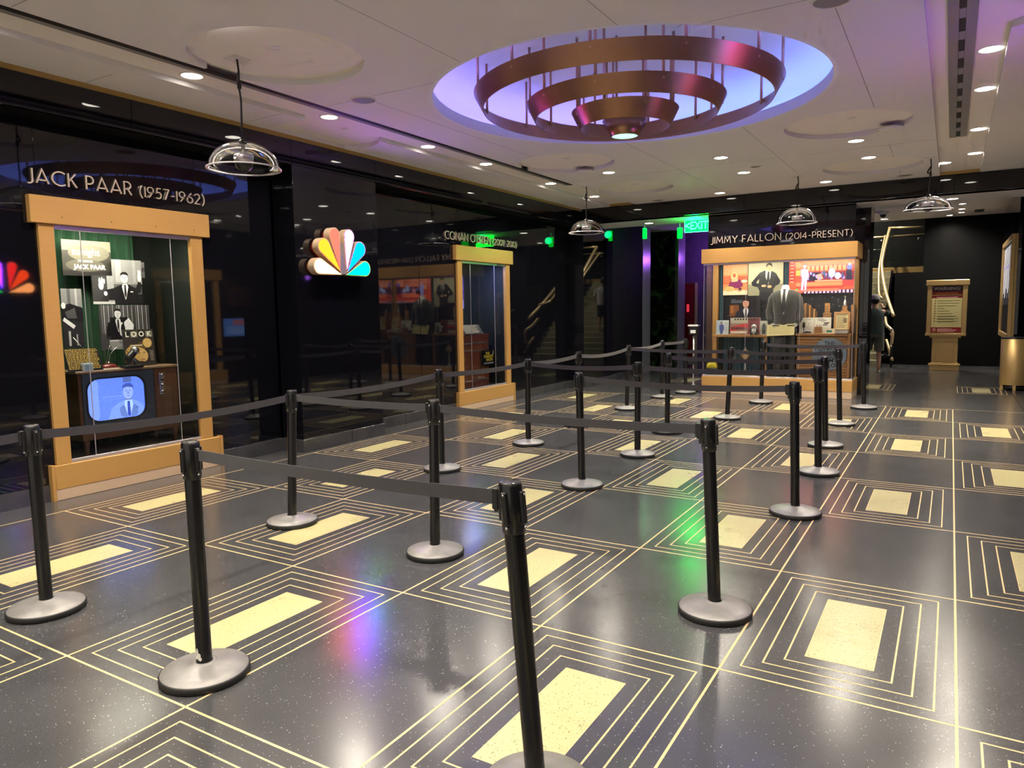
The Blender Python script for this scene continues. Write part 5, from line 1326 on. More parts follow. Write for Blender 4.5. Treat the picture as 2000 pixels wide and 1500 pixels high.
# round show emblem
em = thing('round_emblem', 'round pale blue moon sign reading THE TONIGHT SHOW STARRING JIMMY FALLON', 'sign', (-0.985, 10.73, 0.765))
MB().slab(circ(0, 0, 0.285, 48), [], 0.0, 0.025, fn=lambda a, b, h: (a, 0.02 - h, b)).build('disc', mat('moon_blue', (0.24, 0.32, 0.40), 0.6, noise=0.45, nscale=9), em, recalc=True)
for txt, z_, s_ in (('THE', 0.185, 0.10), ('TONIGHT', 0.10, 0.115), ('SHOW', 0.005, 0.115), ('STARRING', -0.06, 0.045), ('JIMMY', -0.115, 0.105), ('FALLON', -0.20, 0.10)):
    v, f = typeset(txt, s_, 0.0015)
    MB().add([(x, -0.0062, y + z_) for x, y, _ in v], f).build('line_of_type', mat('type_navy', (0.01, 0.015, 0.03), 0.5, noise=0.1) if 'type_navy' not in bpy.data.materials else bpy.data.materials['type_navy'], em)

# --- suit on a headless mannequin
mq = thing('suit_mannequin', 'headless mannequin in a dark pinstripe suit and tie', 'mannequin', (-1.76, 10.80, 0.325))
def ring(cx, cy, z, rx, ry, n=24, sq=2.4):
    r = []
    for k in range(n):
        a = 2 * PI * k / n; c, s = math.cos(a), math.sin(a)
        r.append((cx + rx * math.copysign(abs(c) ** (2 / sq), c), cy + ry * math.copysign(abs(s) ** (2 / sq), s), z))
    return r
Z0 = 0.325
MB().loft([ring(0, 0, z - Z0, rx, ry) for z, rx, ry in ((1.10, 0.215, 0.135), (1.18, 0.212, 0.135), (1.30, 0.195, 0.125), (1.42, 0.190, 0.12), (1.56, 0.205, 0.13), (1.70, 0.228, 0.13), (1.80, 0.245, 0.115), (1.865, 0.235, 0.095), (1.90, 0.17, 0.08), (1.925, 0.09, 0.07))]).build('jacket', MT['suit'], mq, recalc=True)
TORSO = ((1.10, 0.215, 0.135), (1.18, 0.212, 0.135), (1.30, 0.195, 0.125), (1.42, 0.190, 0.12), (1.56, 0.205, 0.13), (1.70, 0.228, 0.13), (1.80, 0.245, 0.115), (1.865, 0.235, 0.095), (1.90, 0.17, 0.08), (1.925, 0.09, 0.07), (1.99, 0.07, 0.06))
def front(x, z, off):
    for (za, xa, ya), (zb, xb, yb) in zip(TORSO, TORSO[1:]):
        if z <= zb: break
    q = max(0, min(1, (z - za) / (zb - za))); rx = xa + (xb - xa) * q; ry = ya + (yb - ya) * q
    return -ry * max(0.0, 1 - min(1, abs(x / rx)) ** 2.4) ** (1 / 2.4) - off
def onfront(poly, off, nm, m, thick=0.006):
    b = MB(); pts = []
    # sample the outline finely so that it hugs the chest
    rows = sorted(set([p[1] for p in poly] + [min(p[1] for p in poly) + (max(p[1] for p in poly) - min(p[1] for p in poly)) * k / 14 for k in range(15)]))
    grid = []
    for z in rows:
        xs_ = []
        for (x1, z1), (x2, z2) in zip(poly, poly[1:] + poly[:1]):
            if min(z1, z2) - 1e-9 <= z <= max(z1, z2) + 1e-9:
                xs_ += [x1, x2] if abs(z1 - z2) < 1e-9 else [x1 + (x2 - x1) * (z - z1) / (z2 - z1)]
        a_, c_ = min(xs_), max(xs_)
        grid.append([(a_ + (c_ - a_) * k / 6, front(a_ + (c_ - a_) * k / 6, z, off), z - Z0) for k in range(7)])
    vs = [p for r in grid for p in r]; fs = []
    for i in range(len(grid) - 1):
        for k in range(6):
            a_ = i * 7 + k; fs.append((a_, a_ + 1, a_ + 8, a_ + 7))
    o = b.add(vs, fs, smooth=True).build(nm, m, mq)
    so = o.modifiers.new('thickness', 'SOLIDIFY'); so.thickness = thick; so.offset = 0
    return o
for s in (-1, 1):
    MB().tube([(s * 0.195, 0.0, 1.835 - Z0), (s * 0.232, 0.0, 1.76 - Z0), (s * 0.258, -0.005, 1.62 - Z0), (s * 0.285, -0.01, 1.52 - Z0), (s * 0.265, -0.04, 1.40 - Z0), (s * 0.225, -0.085, 1.31 - Z0)], [0.055, 0.064, 0.058, 0.053, 0.048, 0.043], 14).build('sleeve', MT['suit'], mq)
    hand = MB(); hand.loft([[(s * 0.235 - s * 0.10 * q + 0.02 * math.cos(a) * w, -0.085 - 0.05 * q + 0.02 * math.sin(a) * w * 0.8, 1.30 - Z0 - 0.045 * q + 0.03 * math.sin(a) * w) for a in [2 * PI * k / 10 for k in range(10)]] for q, w in ((0, 1.0), (0.35, 1.3), (0.75, 1.1), (1.0, 0.5))])
    hand.build('hand', MT['shirt'], mq, recalc=True)
    MB().loft([ring(s * 0.10, 0.0, z - Z0, rx, ry, 18) for z, rx, ry in ((0.35, 0.085, 0.11), (0.45, 0.085, 0.10), (0.8, 0.095, 0.105), (1.14, 0.108, 0.12))]).build('trouser_leg', mat('trousers', (0.02, 0.02, 0.02), 0.8, noise=0.3) if 'trousers' not in bpy.data.materials else bpy.data.materials['trousers'], mq, recalc=True)
    MB().loft([ring(s * 0.10, -0.05, 0.332 - Z0, 0.055, 0.14, 16), ring(s * 0.10, -0.05, 0.36 - Z0, 0.052, 0.135, 16), ring(s * 0.10, -0.02, 0.40 - Z0, 0.045, 0.08, 16)]).build('shoe', MT['black_plastic'], mq, recalc=True)
    onfront([(s * 0.070, 1.925), (s * 0.150, 1.84), (s * 0.130, 1.72), (s * 0.012, 1.45), (s * 0.030, 1.62)], 0.014, 'lapel', MT['suit'], 0.008)
    MB().bbox(s * 0.13 - 0.06, s * 0.13 + 0.06, -0.138, -0.110, 1.265 - Z0, 1.285 - Z0, 0.004).build('pocket_flap', MT['suit'], mq)
onfront([(-0.085, 1.925), (0.085, 1.925), (0.055, 1.70), (0.0, 1.47), (-0.055, 1.70)], 0.008, 'shirt_front', MT['shirt'], 0.006)
MB().lathe([(0.075, 1.895 - Z0), (0.068, 1.955 - Z0), (0.060, 1.99 - Z0), (0.052, 1.99 - Z0), (0.0, 1.965 - Z0)], 24, sy=0.85).build('collar', MT['shirt'], mq)
MB().lathe([(0.050, 1.98 - Z0), (0.047, 2.005 - Z0), (0.0, 2.012 - Z0)], 20, sy=0.85).build('neck', MT['white_board'], mq)
onfront([(-0.024, 1.93), (0.024, 1.93), (0.017, 1.885), (0.038, 1.58), (0.0, 1.50), (-0.038, 1.58), (-0.017, 1.885)], 0.018, 'tie', MT['tie'], 0.008)
for z_ in (1.44, 1.34):
    MB().sphere((0.0, -0.128, z_ - Z0), 0.009, seg=10, rings=6).build('button', MT['black_plastic'], mq)

# --- text board on a thin stand in front of the mannequin
tbd = pic('text_board', 'pale yellow text board tilted in front of the mannequin', 'plaque', (-1.80, 10.645, 1.195), (1, 0, 0.045), (0, 0.35, 1), 0.475, 0.215, [('bg', (226, 214, 150)), ('L', [(-0.21, 0.20 - 0.03 * (i % 3), 0.075 - 0.02 * i, 0.006) for i in range(8)], (190, 180, 128))])
MB().tube([(0, -0.03, -0.014), (0, -0.25, -0.27), (0, -0.75, -0.05)], 0.008, 8).build('stand', MT['black_plastic'], tbd)

# --- things on the desk
ZD = 1.1005
pic('photo_card', 'blue photo card of a walking man at the end of the oak desk', 'photograph', (-2.90, 10.83, ZD + 0.137), UX, (0, 0.10, 1), 0.235, 0.27, [('bg', (206, 214, 216)), rc(-0.115, -0.13, 0.0, 0.13, (176, 196, 214)), el(-0.02, 0.085, 0.02, 0.026, (150, 110, 90)), pg([(-0.055, 0.055), (0.02, 0.055), (0.035, -0.02), (0.0, -0.13), (-0.03, -0.13), (-0.06, -0.02)], (80, 96, 160)), ('L', [(0.04, 0.10, 0.08 - 0.03 * i, 0.01) for i in range(6)], (150, 170, 180))], bm='white_board')
pic('photo_card', 'wide red street photograph leaning behind the toy panda', 'photograph', (-2.49, 10.88, ZD + 0.162), UX, (0, 0.12, 1), 0.56, 0.315, [('bg', (150, 120, 112)), pg([(-0.27, -0.02), (0.05, 0.06), (0.05, -0.04), (-0.27, -0.11)], (206, 66, 62)), rc(-0.27, 0.05, 0.05, 0.15, (176, 170, 150)), rc(0.06, -0.15, 0.27, 0.15, (130, 64, 66)), ('L', [(0.08 + 0.02 * (i % 8), 0.09 + 0.02 * (i % 8), -0.12 + 0.05 * (i // 8), 0.03) for i in range(40)], (96, 40, 44)), rc(-0.26, -0.14, 0.04, -0.10, (226, 220, 200)), ('L', [(-0.25 + 0.04 * i, -0.22 + 0.04 * i, -0.07, 0.05) for i in range(7)], (70, 60, 60)), ('L', [(-0.20 + 0.05 * i, -0.17 + 0.05 * i, 0.11, 0.03) for i in range(9)], (50, 54, 46))], bm='white_board')
pic('photo_card', 'narrow sketch card between the toy panda and the mannequin', 'photograph', (-2.14, 10.86, ZD + 0.13), UX, (0, 0.10, 1), 0.15, 0.255, [('bg', (196, 200, 182)), pg([(-0.03, -0.12), (0.03, -0.12), (0.035, 0.04), (0.0, 0.09), (-0.035, 0.03)], (60, 66, 60)), ('L', [(-0.06 + 0.012 * i, -0.056 + 0.012 * i, -0.10 + 0.02 * (i % 4), 0.12) for i in range(10)], (120, 126, 110))], bm='white_board')
pd = thing('toy_panda', 'small black and white toy panda sitting on the oak desk', 'toy', (-2.30, 10.79, ZD))
WF = mat('panda_white', (0.75, 0.74, 0.70), 0.9, noise=0.1, sheen=0.5); BF = mat('panda_black', (0.012, 0.012, 0.012), 0.9, noise=0.2, sheen=0.5)
MB().sphere((0, 0, 0.068), 0.055, 1, 0.85, 1.15).build('body', WF, pd); MB().sphere((0, -0.005, 0.152), 0.048, 1, 0.9, 0.92).build('head', WF, pd)
for s in (-1, 1):
    MB().sphere((s * 0.036, 0, 0.192), 0.015).build('ear', BF, pd); MB().sphere((s * 0.017, -0.041, 0.158), 0.010).build('eye_patch', BF, pd)
    MB().sphere((s * 0.055, -0.012, 0.085), 0.022, 1, 1, 1.8).build('arm', BF, pd); MB().sphere((s * 0.045, -0.045, 0.026), 0.026, 1, 1.3, 1).build('leg', BF, pd)
MB().sphere((0, -0.047, 0.143), 0.008).build('nose', BF, pd)
ZE = 1.1305
sk = lambda: [(random.uniform(-0.1, 0.08), 0, random.uniform(-0.10, 0.10), 0.004) for _ in range(0)]
pic('drawing_sheet', 'white sheet with a tree drawing beside the mannequin', 'drawing', (-1.40, 10.90, ZE + 0.14), UX, (0, 0.10, 1), 0.25, 0.28, [('bg', (226, 224, 206)), ('L', [(-0.03 + 0.012 * ((i * 5) % 9), -0.027 + 0.012 * ((i * 5) % 9), -0.08 + 0.02 * (i % 7), 0.04) for i in range(22)], (110, 112, 104)), ('L', [(-0.01, 0.08, 0.10, 0.006)], (90, 90, 84))], bm='white_board')
pic('drawing_sheet', 'white sheet with lettering behind the wooden pencil cup', 'drawing', (-1.13, 10.90, ZE + 0.14), UX, (0, 0.10, 1), 0.28, 0.28, [('bg', (230, 228, 212)), ('L', [(-0.10, 0.02, 0.11, 0.010), (-0.08, 0.06, 0.085, 0.012), (-0.03, 0.04, 0.06, 0.008), (0.02, 0.09, 0.02, 0.03), (0.0, 0.08, -0.005, 0.02), (0.05, 0.11, 0.035, 0.02)], (112, 104, 96))], bm='white_board')
cup = thing('pencil_cup', 'square wooden pencil cup on the slatted desk', 'pencil cup', (-1.185, 10.80, ZE))
MB().slab(rect(-0.06, -0.05, 0.06, 0.05), [list(reversed(rect(-0.052, -0.042, 0.052, 0.042)))], 0.0, 0.115).build('cup', MT['oak'], cup, recalc=True)
MB().box(-0.052, 0.052, -0.042, 0.042, 0.0, 0.08).build('filling', MT['board'], cup)
for k in range(5):
    MB().tube([(-0.04 + 0.02 * k, 0.0, 0.06), (-0.045 + 0.023 * k, 0.01, 0.15 + 0.008 * (k % 2))], 0.005, 6).build('pencil', MT['black_plastic' if k % 2 else 'oak'], cup)
pen = thing('microphone_stand', 'dark slim ornament standing on the slatted desk beside the mannequin', 'ornament', (-1.43, 10.79, ZE))
MB().lathe([(0, 0), (0.03, 0), (0.03, 0.008), (0.006, 0.014), (0.006, 0.10), (0.022, 0.11), (0.024, 0.18), (0.015, 0.20), (0, 0.205)], 14).build('body', MT['dark_metal'], pen)
box_t = thing('desk_tray', 'dark flat tray on the slatted desk', 'tray', (-1.36, 10.78, ZE)); MB().bbox(-0.06, 0.06, -0.04, 0.04, 0, 0.022, 0.005).build('tray', MT['board'], box_t); MB().bbox(-0.045, 0.045, -0.03, 0.03, 0.022, 0.04, 0.008).build('lid', MT['dark_metal'], box_t)
pic('card_box', 'cream card with a teal label on the slatted desk', 'card', (-0.985, 10.77, ZE + 0.043), UX, (0, 0.2, 1), 0.165, 0.085, [('bg', (226, 218, 176)), rc(-0.06, -0.025, 0.03, 0.012, (40, 130, 126))], bm='white_board', thick=0.05)
pf = pic('framed_certificate', 'tilted oak-framed certificate on the slatted desk', 'framed document', (-0.815, 10.90, ZE + 0.20), (1, 0, 0.0), (0.16, 0.2, 1), 0.22, 0.29, [('bg', (214, 196, 140)), ('L', [(-0.08, 0.07 - 0.02 * (i % 3), 0.11 - 0.03 * i, 0.010) for i in range(8)], (110, 96, 60)), rc(0.02, -0.02, 0.08, 0.07, (120, 104, 70))], bm='white_board')
fr_ = MB(); fr_.slab(rect(-0.13, -0.178, 0.13, 0.178), [list(reversed(rect(-0.10, -0.145, 0.10, 0.145)))], -0.015, 0.014)
fr_.build('frame', MT['oak'], pf, recalc=True)
bkm = thing('paperback', 'thick paperback lying flat beside the framed certificate', 'book', (-0.79, 10.76, ZE))
MB().bbox(-0.10, 0.10, -0.06, 0.06, 0.003, 0.062, 0.002).build('pages', MT['white_board'], bkm); MB().box(-0.103, 0.103, -0.063, 0.063, 0.062, 0.067).build('cover', MT['walnut'], bkm); MB().box(-0.103, 0.103, -0.063, 0.063, 0.0, 0.003).build('cover', MT['walnut'], bkm)
def tower(name, label, x, y, parts, m='oak'):
    t = thing(name, label, 'model building', (x, y, ZE))
    for k, (w0, d0, z0, z1) in enumerate(parts):
        MB().bbox(-w0 / 2, w0 / 2, -d0 / 2, d0 / 2, z0, z1, 0.003).build('block', MT[m], t)
        for r in range(int((z1 - z0) / 0.045)):
            for c in range(max(1, int(w0 / 0.03))):
                xx = -w0 / 2 + 0.012 + c * 0.03
                MB().box(xx, xx + 0.012, -d0 / 2 - 0.002, -d0 / 2 + 0.001, z0 + 0.012 + r * 0.045, z0 + 0.034 + r * 0.045).build('window', MT['board'], bpy.data.objects[t.children[-1].name] if False else t)
    return t
tower('wooden_tower', 'wooden model tower with square windows behind the pencil cup', -1.075, 11.03, ((0.135, 0.06, 0.0, 0.36), (0.085, 0.05, 0.36, 0.535)))
wb_ = thing('wooden_block_building', 'broad wooden model building with a sloping roof line beside the mannequin', 'model building', (-1.36, 11.03, ZE))
for k in range(7):
    hh = 0.54 - 0.012 * k * k * 0.35
    MB().bbox(-0.14 + 0.038 * k, -0.14 + 0.038 * k + 0.034, -0.035, 0.035, 0, hh, 0.003).build('plank', MT['oak' if k % 2 else 'walnut'], wb_)
es = thing('wooden_spire', 'pointed wooden model skyscraper by the case corner', 'model building', (-0.79, 11.05, ZE))
for (w0, z0, z1) in ((0.17, 0, 0.33), (0.12, 0.33, 0.40), (0.08, 0.40, 0.48)):
    MB().bbox(-w0 / 2, w0 / 2, -w0 / 3, w0 / 3, z0, z1, 0.003).build('block', MT['oak'], es)
MB().lathe([(0.038, 0.48), (0.030, 0.54), (0.014, 0.58), (0.005, 0.60), (0.003, 0.68), (0, 0.68)], 12).build('spire', MT['steel'], es)
MB().bbox(0.105, 0.17, -0.04, 0.04, 0, 0.50, 0.003).build('annex', MT['oak'], es)
# --- lower shelf things under the open half
ht = thing('yellow_hat', 'bright yellow folded hat at the end of the case floor', 'hat', (-3.045, 10.66, 0.326))
MB().loft([[(0.10 * s * math.cos(a), 0.055 * s * math.sin(a), z) for a in [2 * PI * k / 18 for k in range(18)]] for s, z in ((1.0, 0.14), (1.02, 0.17), (0.9, 0.215), (0.72, 0.235), (0.55, 0.245), (0.40, 0.225))]).build('crown', mat('hat_yellow', (0.75, 0.62, 0.03), 0.6, noise=0.15), ht, recalc=True)
MB().bbox(-0.11, 0.11, -0.06, 0.06, 0.0, 0.14, 0.01).build('stand', MT['black_plastic'], ht)
yp = MB().bbox(-3.02, -2.80, 10.56, 10.66, 0.3505, 0.362, 0.003).build('yellow_paper', mat('paper_yellow', (0.75, 0.60, 0.04), 0.6, noise=0.1)); tag(yp, 'yellow paper lying behind the lower glass channel', 'paper')
tr = thing('small_trophy', 'small trophy with a round head on a slim stand under the desk', 'trophy', (-2.47, 10.86, 0.326))
MB().lathe([(0, 0), (0.06, 0), (0.055, 0.02), (0.012, 0.05), (0.012, 0.30), (0.0, 0.31)], 16).build('stem', MT['white'], tr)
MB().sphere((0, 0, 0.40), 0.085, 1, 0.6, 1.1).build('head', MT['brass'], tr); MB().lathe([(0.03, 0.48), (0.012, 0.52), (0, 0.54)], 12).build('finial', MT['brass'], tr)

# ------------------------------------------------------------------ exit signs
def exit_sign(loc, w, h, d, label, text=True, face=True):
    t = thing('exit_sign', label, 'exit sign', loc)
    MB().bbox(-w / 2, w / 2, -d / 2, d / 2, -h, -0.012, 0.004).build('panel', MT['exit' if text else 'exit_dim'], t)
    MB().bbox(-0.06 if w > 0.2 else -w / 2, 0.06 if w > 0.2 else w / 2, -0.04, 0.04, -0.012, 0.0, 0.003).build('ceiling_mount', MT['white'], t)
    if text:
        v, f = typeset('<EXIT', h * 0.88, 0.006)
        MB().add([(x * 0.80, -d / 2 - 0.003, z - h / 2 - 0.008) for x, z, _ in v], f).build('letters', MT['exit_letters'], t)
        fr = MB(); fr.slab(rect(-w / 2 - 0.006, -h - 0.004, w / 2 + 0.006, -0.008), [list(reversed(rect(-w / 2 + 0.006, -h + 0.008, w / 2 - 0.006, -0.020)))], 0.0, 0.004, fn=lambda a, b, hh: (a, -d / 2 - hh, b))
        fr.build('frame', MT['exit_letters'], t, recalc=True)
    ld = bpy.data.lights.new('exit_lamp', 'POINT'); ld.energy = 6 if text else 1.5; ld.color = (0.0, 1.0, 0.25); ld.shadow_soft_size = 0.08
    lo = bpy.data.objects.new('exit_lamp', ld); link(lo, t); lo.location = (0, -0.14, -0.10)
exit_sign((-3.47, 11.0, 3.335), 0.46, 0.245, 0.03, 'glowing green EXIT sign with an arrow next to the far case')
exit_sign((-4.33, 12.6, 3.62 - 0.26), 0.10, 0.235, 0.06, 'small green lit sign hanging edge-on before the violet corridor', False)
bpy.data.objects['exit_sign.001'].location.z = 3.375
MB().tube([(0, 0, 0), (0, 0, 0.245)], 0.01, 8).build('drop_rod', MT['white'], bpy.data.objects['exit_sign.001'])
exit_sign((-5.18, 12.7, 3.43), 0.085, 0.235, 0.05, 'small green lit panel added beside the marble pier in place of a mirrored sign', False)  # solid panel added to stand for a sign's reflection
MB().tube([(0, 0, 0), (0, 0, 0.19)], 0.01, 8).build('drop_rod', MT['white'], bpy.data.objects['exit_sign.002'])
# violet lamp of the corridor
vl = thing('corridor_lamp', 'small bright wall lamp in violet light beside the red door', 'wall lamp', (-5.86, 16.95, 2.42))
MB().sphere((0, 0, 0), 0.028, 1, 1, 1.2).build('globe', emat('lamp_globe', (0.85, 0.6, 1.0), 4.0), vl)
MB().bbox(-0.03, 0.03, 0.04, 0.25, -0.03, 0.03, 0.004).build('bracket', MT['dark_metal'], vl)
ld = bpy.data.lights.new('corridor_lamp', 'POINT'); ld.energy = 22; ld.color = (0.42, 0.12, 1.0); ld.shadow_soft_size = 0.08
lo = bpy.data.objects.new('corridor_lamp', ld); link(lo, vl); lo.location = (1.2, -0.5, 0.55)

# ------------------------------------------------------------------ wheeled stand with a device head
ws = thing('wheeled_stand', 'silver pole stand with a black device head and white wheeled foot', 'equipment stand', (-3.42, 10.72, 0))
MB().tube([(0, 0, 0.10), (0, 0, 1.12)], 0.020, 12).build('pole', MT['steel'], ws)
MB().tube([(0, 0, 0.62), (0, 0, 0.70)], 0.028, 12).build('collar', MT['black_plastic'], ws)
for k in range(5):
    a = 2 * PI * k / 5 + 0.3
    l = MB(); l.tube([(0, 0, 0.11), (0.20 * math.cos(a), 0.20 * math.sin(a), 0.07)], [0.022, 0.014], 8)
    lo = l.build('foot', MT['white'], ws)
    MB().sphere((0.20 * math.cos(a), 0.20 * math.sin(a), 0.033), 0.033, seg=12, rings=8).build('caster', MT['black_plastic'], lo)
MB().bbox(-0.09, 0.09, -0.05, 0.05, 1.10, 1.30, 0.012).build('device_body', MT['black_plastic'], ws)
MB().bbox(-0.10, 0.10, -0.058, -0.050, 1.262, 1.292, 0.002).build('device_label', MT['white'], ws)
MB().bbox(-0.05, 0.05, -0.058, -0.050, 1.13, 1.19, 0.002).build('device_label', MT['white'], ws)
for s in (-1, 1): MB().tube([(s * 0.09, 0, 1.28), (s * 0.13, 0, 1.28)], 0.008, 8).build('side_arm', MT['steel'], ws)
MB().bbox(-0.10, 0.10, -0.06, 0.06, 0.52, 0.60, 0.01).build('battery_box', MT['black_plastic'], ws)

# ------------------------------------------------------------------ stairs, rails, upper guard
stt = thing('staircase', 'stairs with pale treads rising behind the far case', 'staircase', (-1.83, 18.0, 0))
NS, RI, RU = 15, 0.1733, 0.235
for k in range(NS):
    MB().box(-1.07, 1.08, k * RU, NS * RU, k * RI, (k + 1) * RI - 0.02).build('riser', MT['black_matte'], stt)
    MB().bbox(-1.08, 1.09, k * RU - 0.02, (k + 1) * RU + 0.01, (k + 1) * RI - 0.03, (k + 1) * RI, 0.004).build('tread', MT['tread'], stt)
    MB().bbox(-1.08, 1.09, k * RU - 0.024, k * RU - 0.018, k * RI, (k + 1) * RI - 0.03, 0.001).build('riser_face', MT['tread'], stt)
MB().slab([(-0.05, 0.0), (0.25, 0.0), (NS * RU, NS * RI - 0.35), (NS * RU, NS * RI + 0.12), (0.0, 0.24), (-0.05, 0.20)], [], 1.09, 1.14, fn=lambda a, b, h: (h, a, b)).build('stringer', MT['black_glass'], stt, recalc=True)
gl = MB(); gl.add([(-0.57, 18.05, 0.30), (-0.86, 21.5, 2.85), (-0.86, 21.5, 3.60), (-0.57, 18.15, 1.15)], [(0, 1, 2, 3)])
MB().box(-2.95, 0.16, 21.5, 23.4, 2.47, 2.6).build('wall_landing', MT['black_matte'])
tag(bpy.data.objects['wall_landing'], 'upper landing at the head of the stairs', None, kind='structure')
hr = thing('stair_handrail', 'polished brass handrails curving up the stairs', 'handrail', (-0.45, 18.2, 0))
def rl(pts, r, nm='rail'): 
    P = [Vector(p) - Vector((-0.45, 18.2, 0)) for p in pts]
    # smooth the polyline
    Q = []
    for i in range(len(P) - 1):
        p0, p1, p2, p3 = P[max(i - 1, 0)], P[i], P[i + 1], P[min(i + 2, len(P) - 1)]
        for s in [q / 6 for q in range(6)]:
            Q.append(0.5 * ((2 * p1) + (-p0 + p2) * s + (2 * p0 - 5 * p1 + 4 * p2 - p3) * s * s + (-p0 + 3 * p1 - 3 * p2 + p3) * s ** 3))
    Q.append(P[-1])
    return MB().tube(Q, r, 10).build(nm, MT['brass'], hr)
rl([(-0.446, 18.2, 1.328), (-0.70, 19.0, 1.967), (-0.867, 19.8, 2.624), (-0.889, 20.3, 3.008), (-0.827, 21.5, 3.901)], 0.042)
MB().tube([(-0.827 + 0.45, 3.3, 3.90), (0.04 + 0.45, 3.3, 3.86)], 0.03, 8).build('rail', MT['brass'], hr)
rl([(-0.751, 18.4, 1.80), (-0.86, 19.0, 1.93), (-0.93, 19.6, 2.40), (-0.955, 20.2, 2.86), (-0.942, 21.5, 3.68)], 0.028)
rl([(-0.66, 18.5, 1.34), (-0.598, 18.2, 1.10), (-0.50, 18.08, 1.0), (-0.444, 18.0, 0.90), (-0.457, 18.0, 0.60)], 0.04)
rl([(-0.60, 18.3, 0.70), (-0.52, 18.1, 0.48), (-0.42, 18.0, 0.17)], 0.035)
for p in ((-0.46, 18.0, 0.86), (-0.47, 18.0, 0.55), (-0.44, 18.0, 0.22), (-0.75, 19.2, 1.9)):
    MB().sphere(Vector(p) - Vector((-0.45, 18.2, 0)), 0.045, seg=12, rings=8).build('rail_bracket', MT['brass'], hr)
MB().tube([(0.0, -0.2, 0.0), (0.0, -0.2, 1.0)], 0.03, 10).build('newel_post', MT['dark_metal'], hr)
ug = thing('upper_guard', 'glass guard with brass rails on the upper landing', 'guard rail', (-0.68, 21.45, 2.6))
MB().add([(-0.77, 0, 0.12), (0.76, 0, 0.12), (0.76, 0, 0.96), (-0.77, 0, 0.96)], [(0, 1, 2, 3)]).build('glass_pane', MT['pane'], ug)
MB().bbox(-2.2, 0.77, -0.03, 0.03, -0.05, 0.12, 0.005).build('floor_edge', MT['gold_satin'], ug)
MB().tube([(-1.6, 0, 1.04), (0.77, 0, 1.045)], 0.024, 10).build('rail', MT['brass'], ug)
for x in (-0.35, 0.62): MB().sphere((x, -0.02, 0.93), 0.035, seg=12, rings=8).build('glass_clamp', MT['steel'], ug)
for z_ in (0.35, 0.68): MB().tube([(-1.5, 0.2, z_), (0.6, 0.2, z_ + 0.02)], 0.006, 6).build('wire', MT['steel'], ug)

# ------------------------------------------------------------------ warning stand
wn = thing('warning_stand', 'gold pedestal stand with a red and cream WARNING! notice', 'sign stand', (0.735, 17.50, 0))
def wbx(x0, x1, y0, y1, z0, z1, nm, b=0.006): return MB().bbox(x0, x1, y0, y1, z0, z1, b).build(nm, MT['gold_satin'], wn)
wbx(-0.315, 0.315, -0.12, 0.14, 0.0, 0.13, 'base'); wbx(-0.335, 0.335, -0.14, 0.16, 0.13, 0.155, 'base_moulding'); wbx(-0.295, 0.295, -0.10, 0.12, 0.155, 0.185, 'base_moulding')
wbx(-0.275, 0.275, -0.08, 0.10, 0.185, 0.80, 'column'); wbx(-0.185, 0.185, -0.092, -0.075, 0.22, 0.70, 'column_panel', 0.004); wbx(-0.33, 0.33, -0.10, 0.12, 0.80, 0.845, 'ledge'); wbx(-0.43, 0.43, -0.15, 0.15, 0.845, 0.905, 'ledge')
wbx(-0.415, -0.315, -0.10, 0.08, 0.905, 2.06, 'upright'); wbx(0.325, 0.425, -0.10, 0.08, 0.905, 2.06, 'upright'); wbx(-0.32, 0.33, 0.0, 0.06, 0.905, 2.06, 'back_board'); wbx(-0.45, 0.455, -0.16, 0.14, 2.06, 2.195, 'cap', 0.012)
RED = (150, 18, 30)
wshape = [('bg', (226, 214, 150)), rc(-0.315, 0.42, 0.315, 0.565, (66, 14, 26)), ('T', 'WARNING!', 0.108, 0.0, 0.495, (236, 226, 220), 0.002), rc(-0.315, 0.355, 0.315, 0.42, (190, 30, 34)), ('L', [(-0.22, 0.22, 0.372, 0.022)], (240, 140, 50)), rc(-0.315, 0.335, 0.315, 0.352, (236, 180, 100)),
          rc(-0.315, 0.27, 0.315, 0.33, (128, 20, 30)), ('L', [(-0.22, 0.22, 0.278, 0.018)], (240, 190, 190)), rc(-0.315, -0.565, 0.315, -0.44, RED), ('L', [(-0.18, 0.13, -0.485, 0.012), (-0.18, 0.22, -0.52, 0.02), (-0.18, 0.17, -0.55, 0.012)], (240, 200, 190)), el(-0.245, -0.50, 0.032, 0.036, (240, 210, 200)), el(-0.245, -0.50, 0.018, 0.022, RED),
          ('L', [(-0.19, x, 0.20 - 0.062 * i, 0.010) for i, x in enumerate((0.28, 0.25, 0.20, -0.05, 0.05, 0.12, 0.22, 0.25, 0.24))] + [(-0.19, 0.16, 0.185 - 0.062 * i, 0.008) for i in (6, 7, 8)], (128, 120, 80)), ('L', [(-0.255, -0.235, 0.192 - 0.062 * i, 0.028) for i in range(9)], (150, 60, 50))]
wp = MB().box(-0.315, 0.315, -0.565, 0.565, -0.012, 0.0).build('notice_board', MT['board'], wn)
wp.rotation_euler = (PI / 2, 0, 0); wp.location = (0.003, -0.02, 1.49)
prn(wshape, 0.63, 1.13, MT['print'], wp)

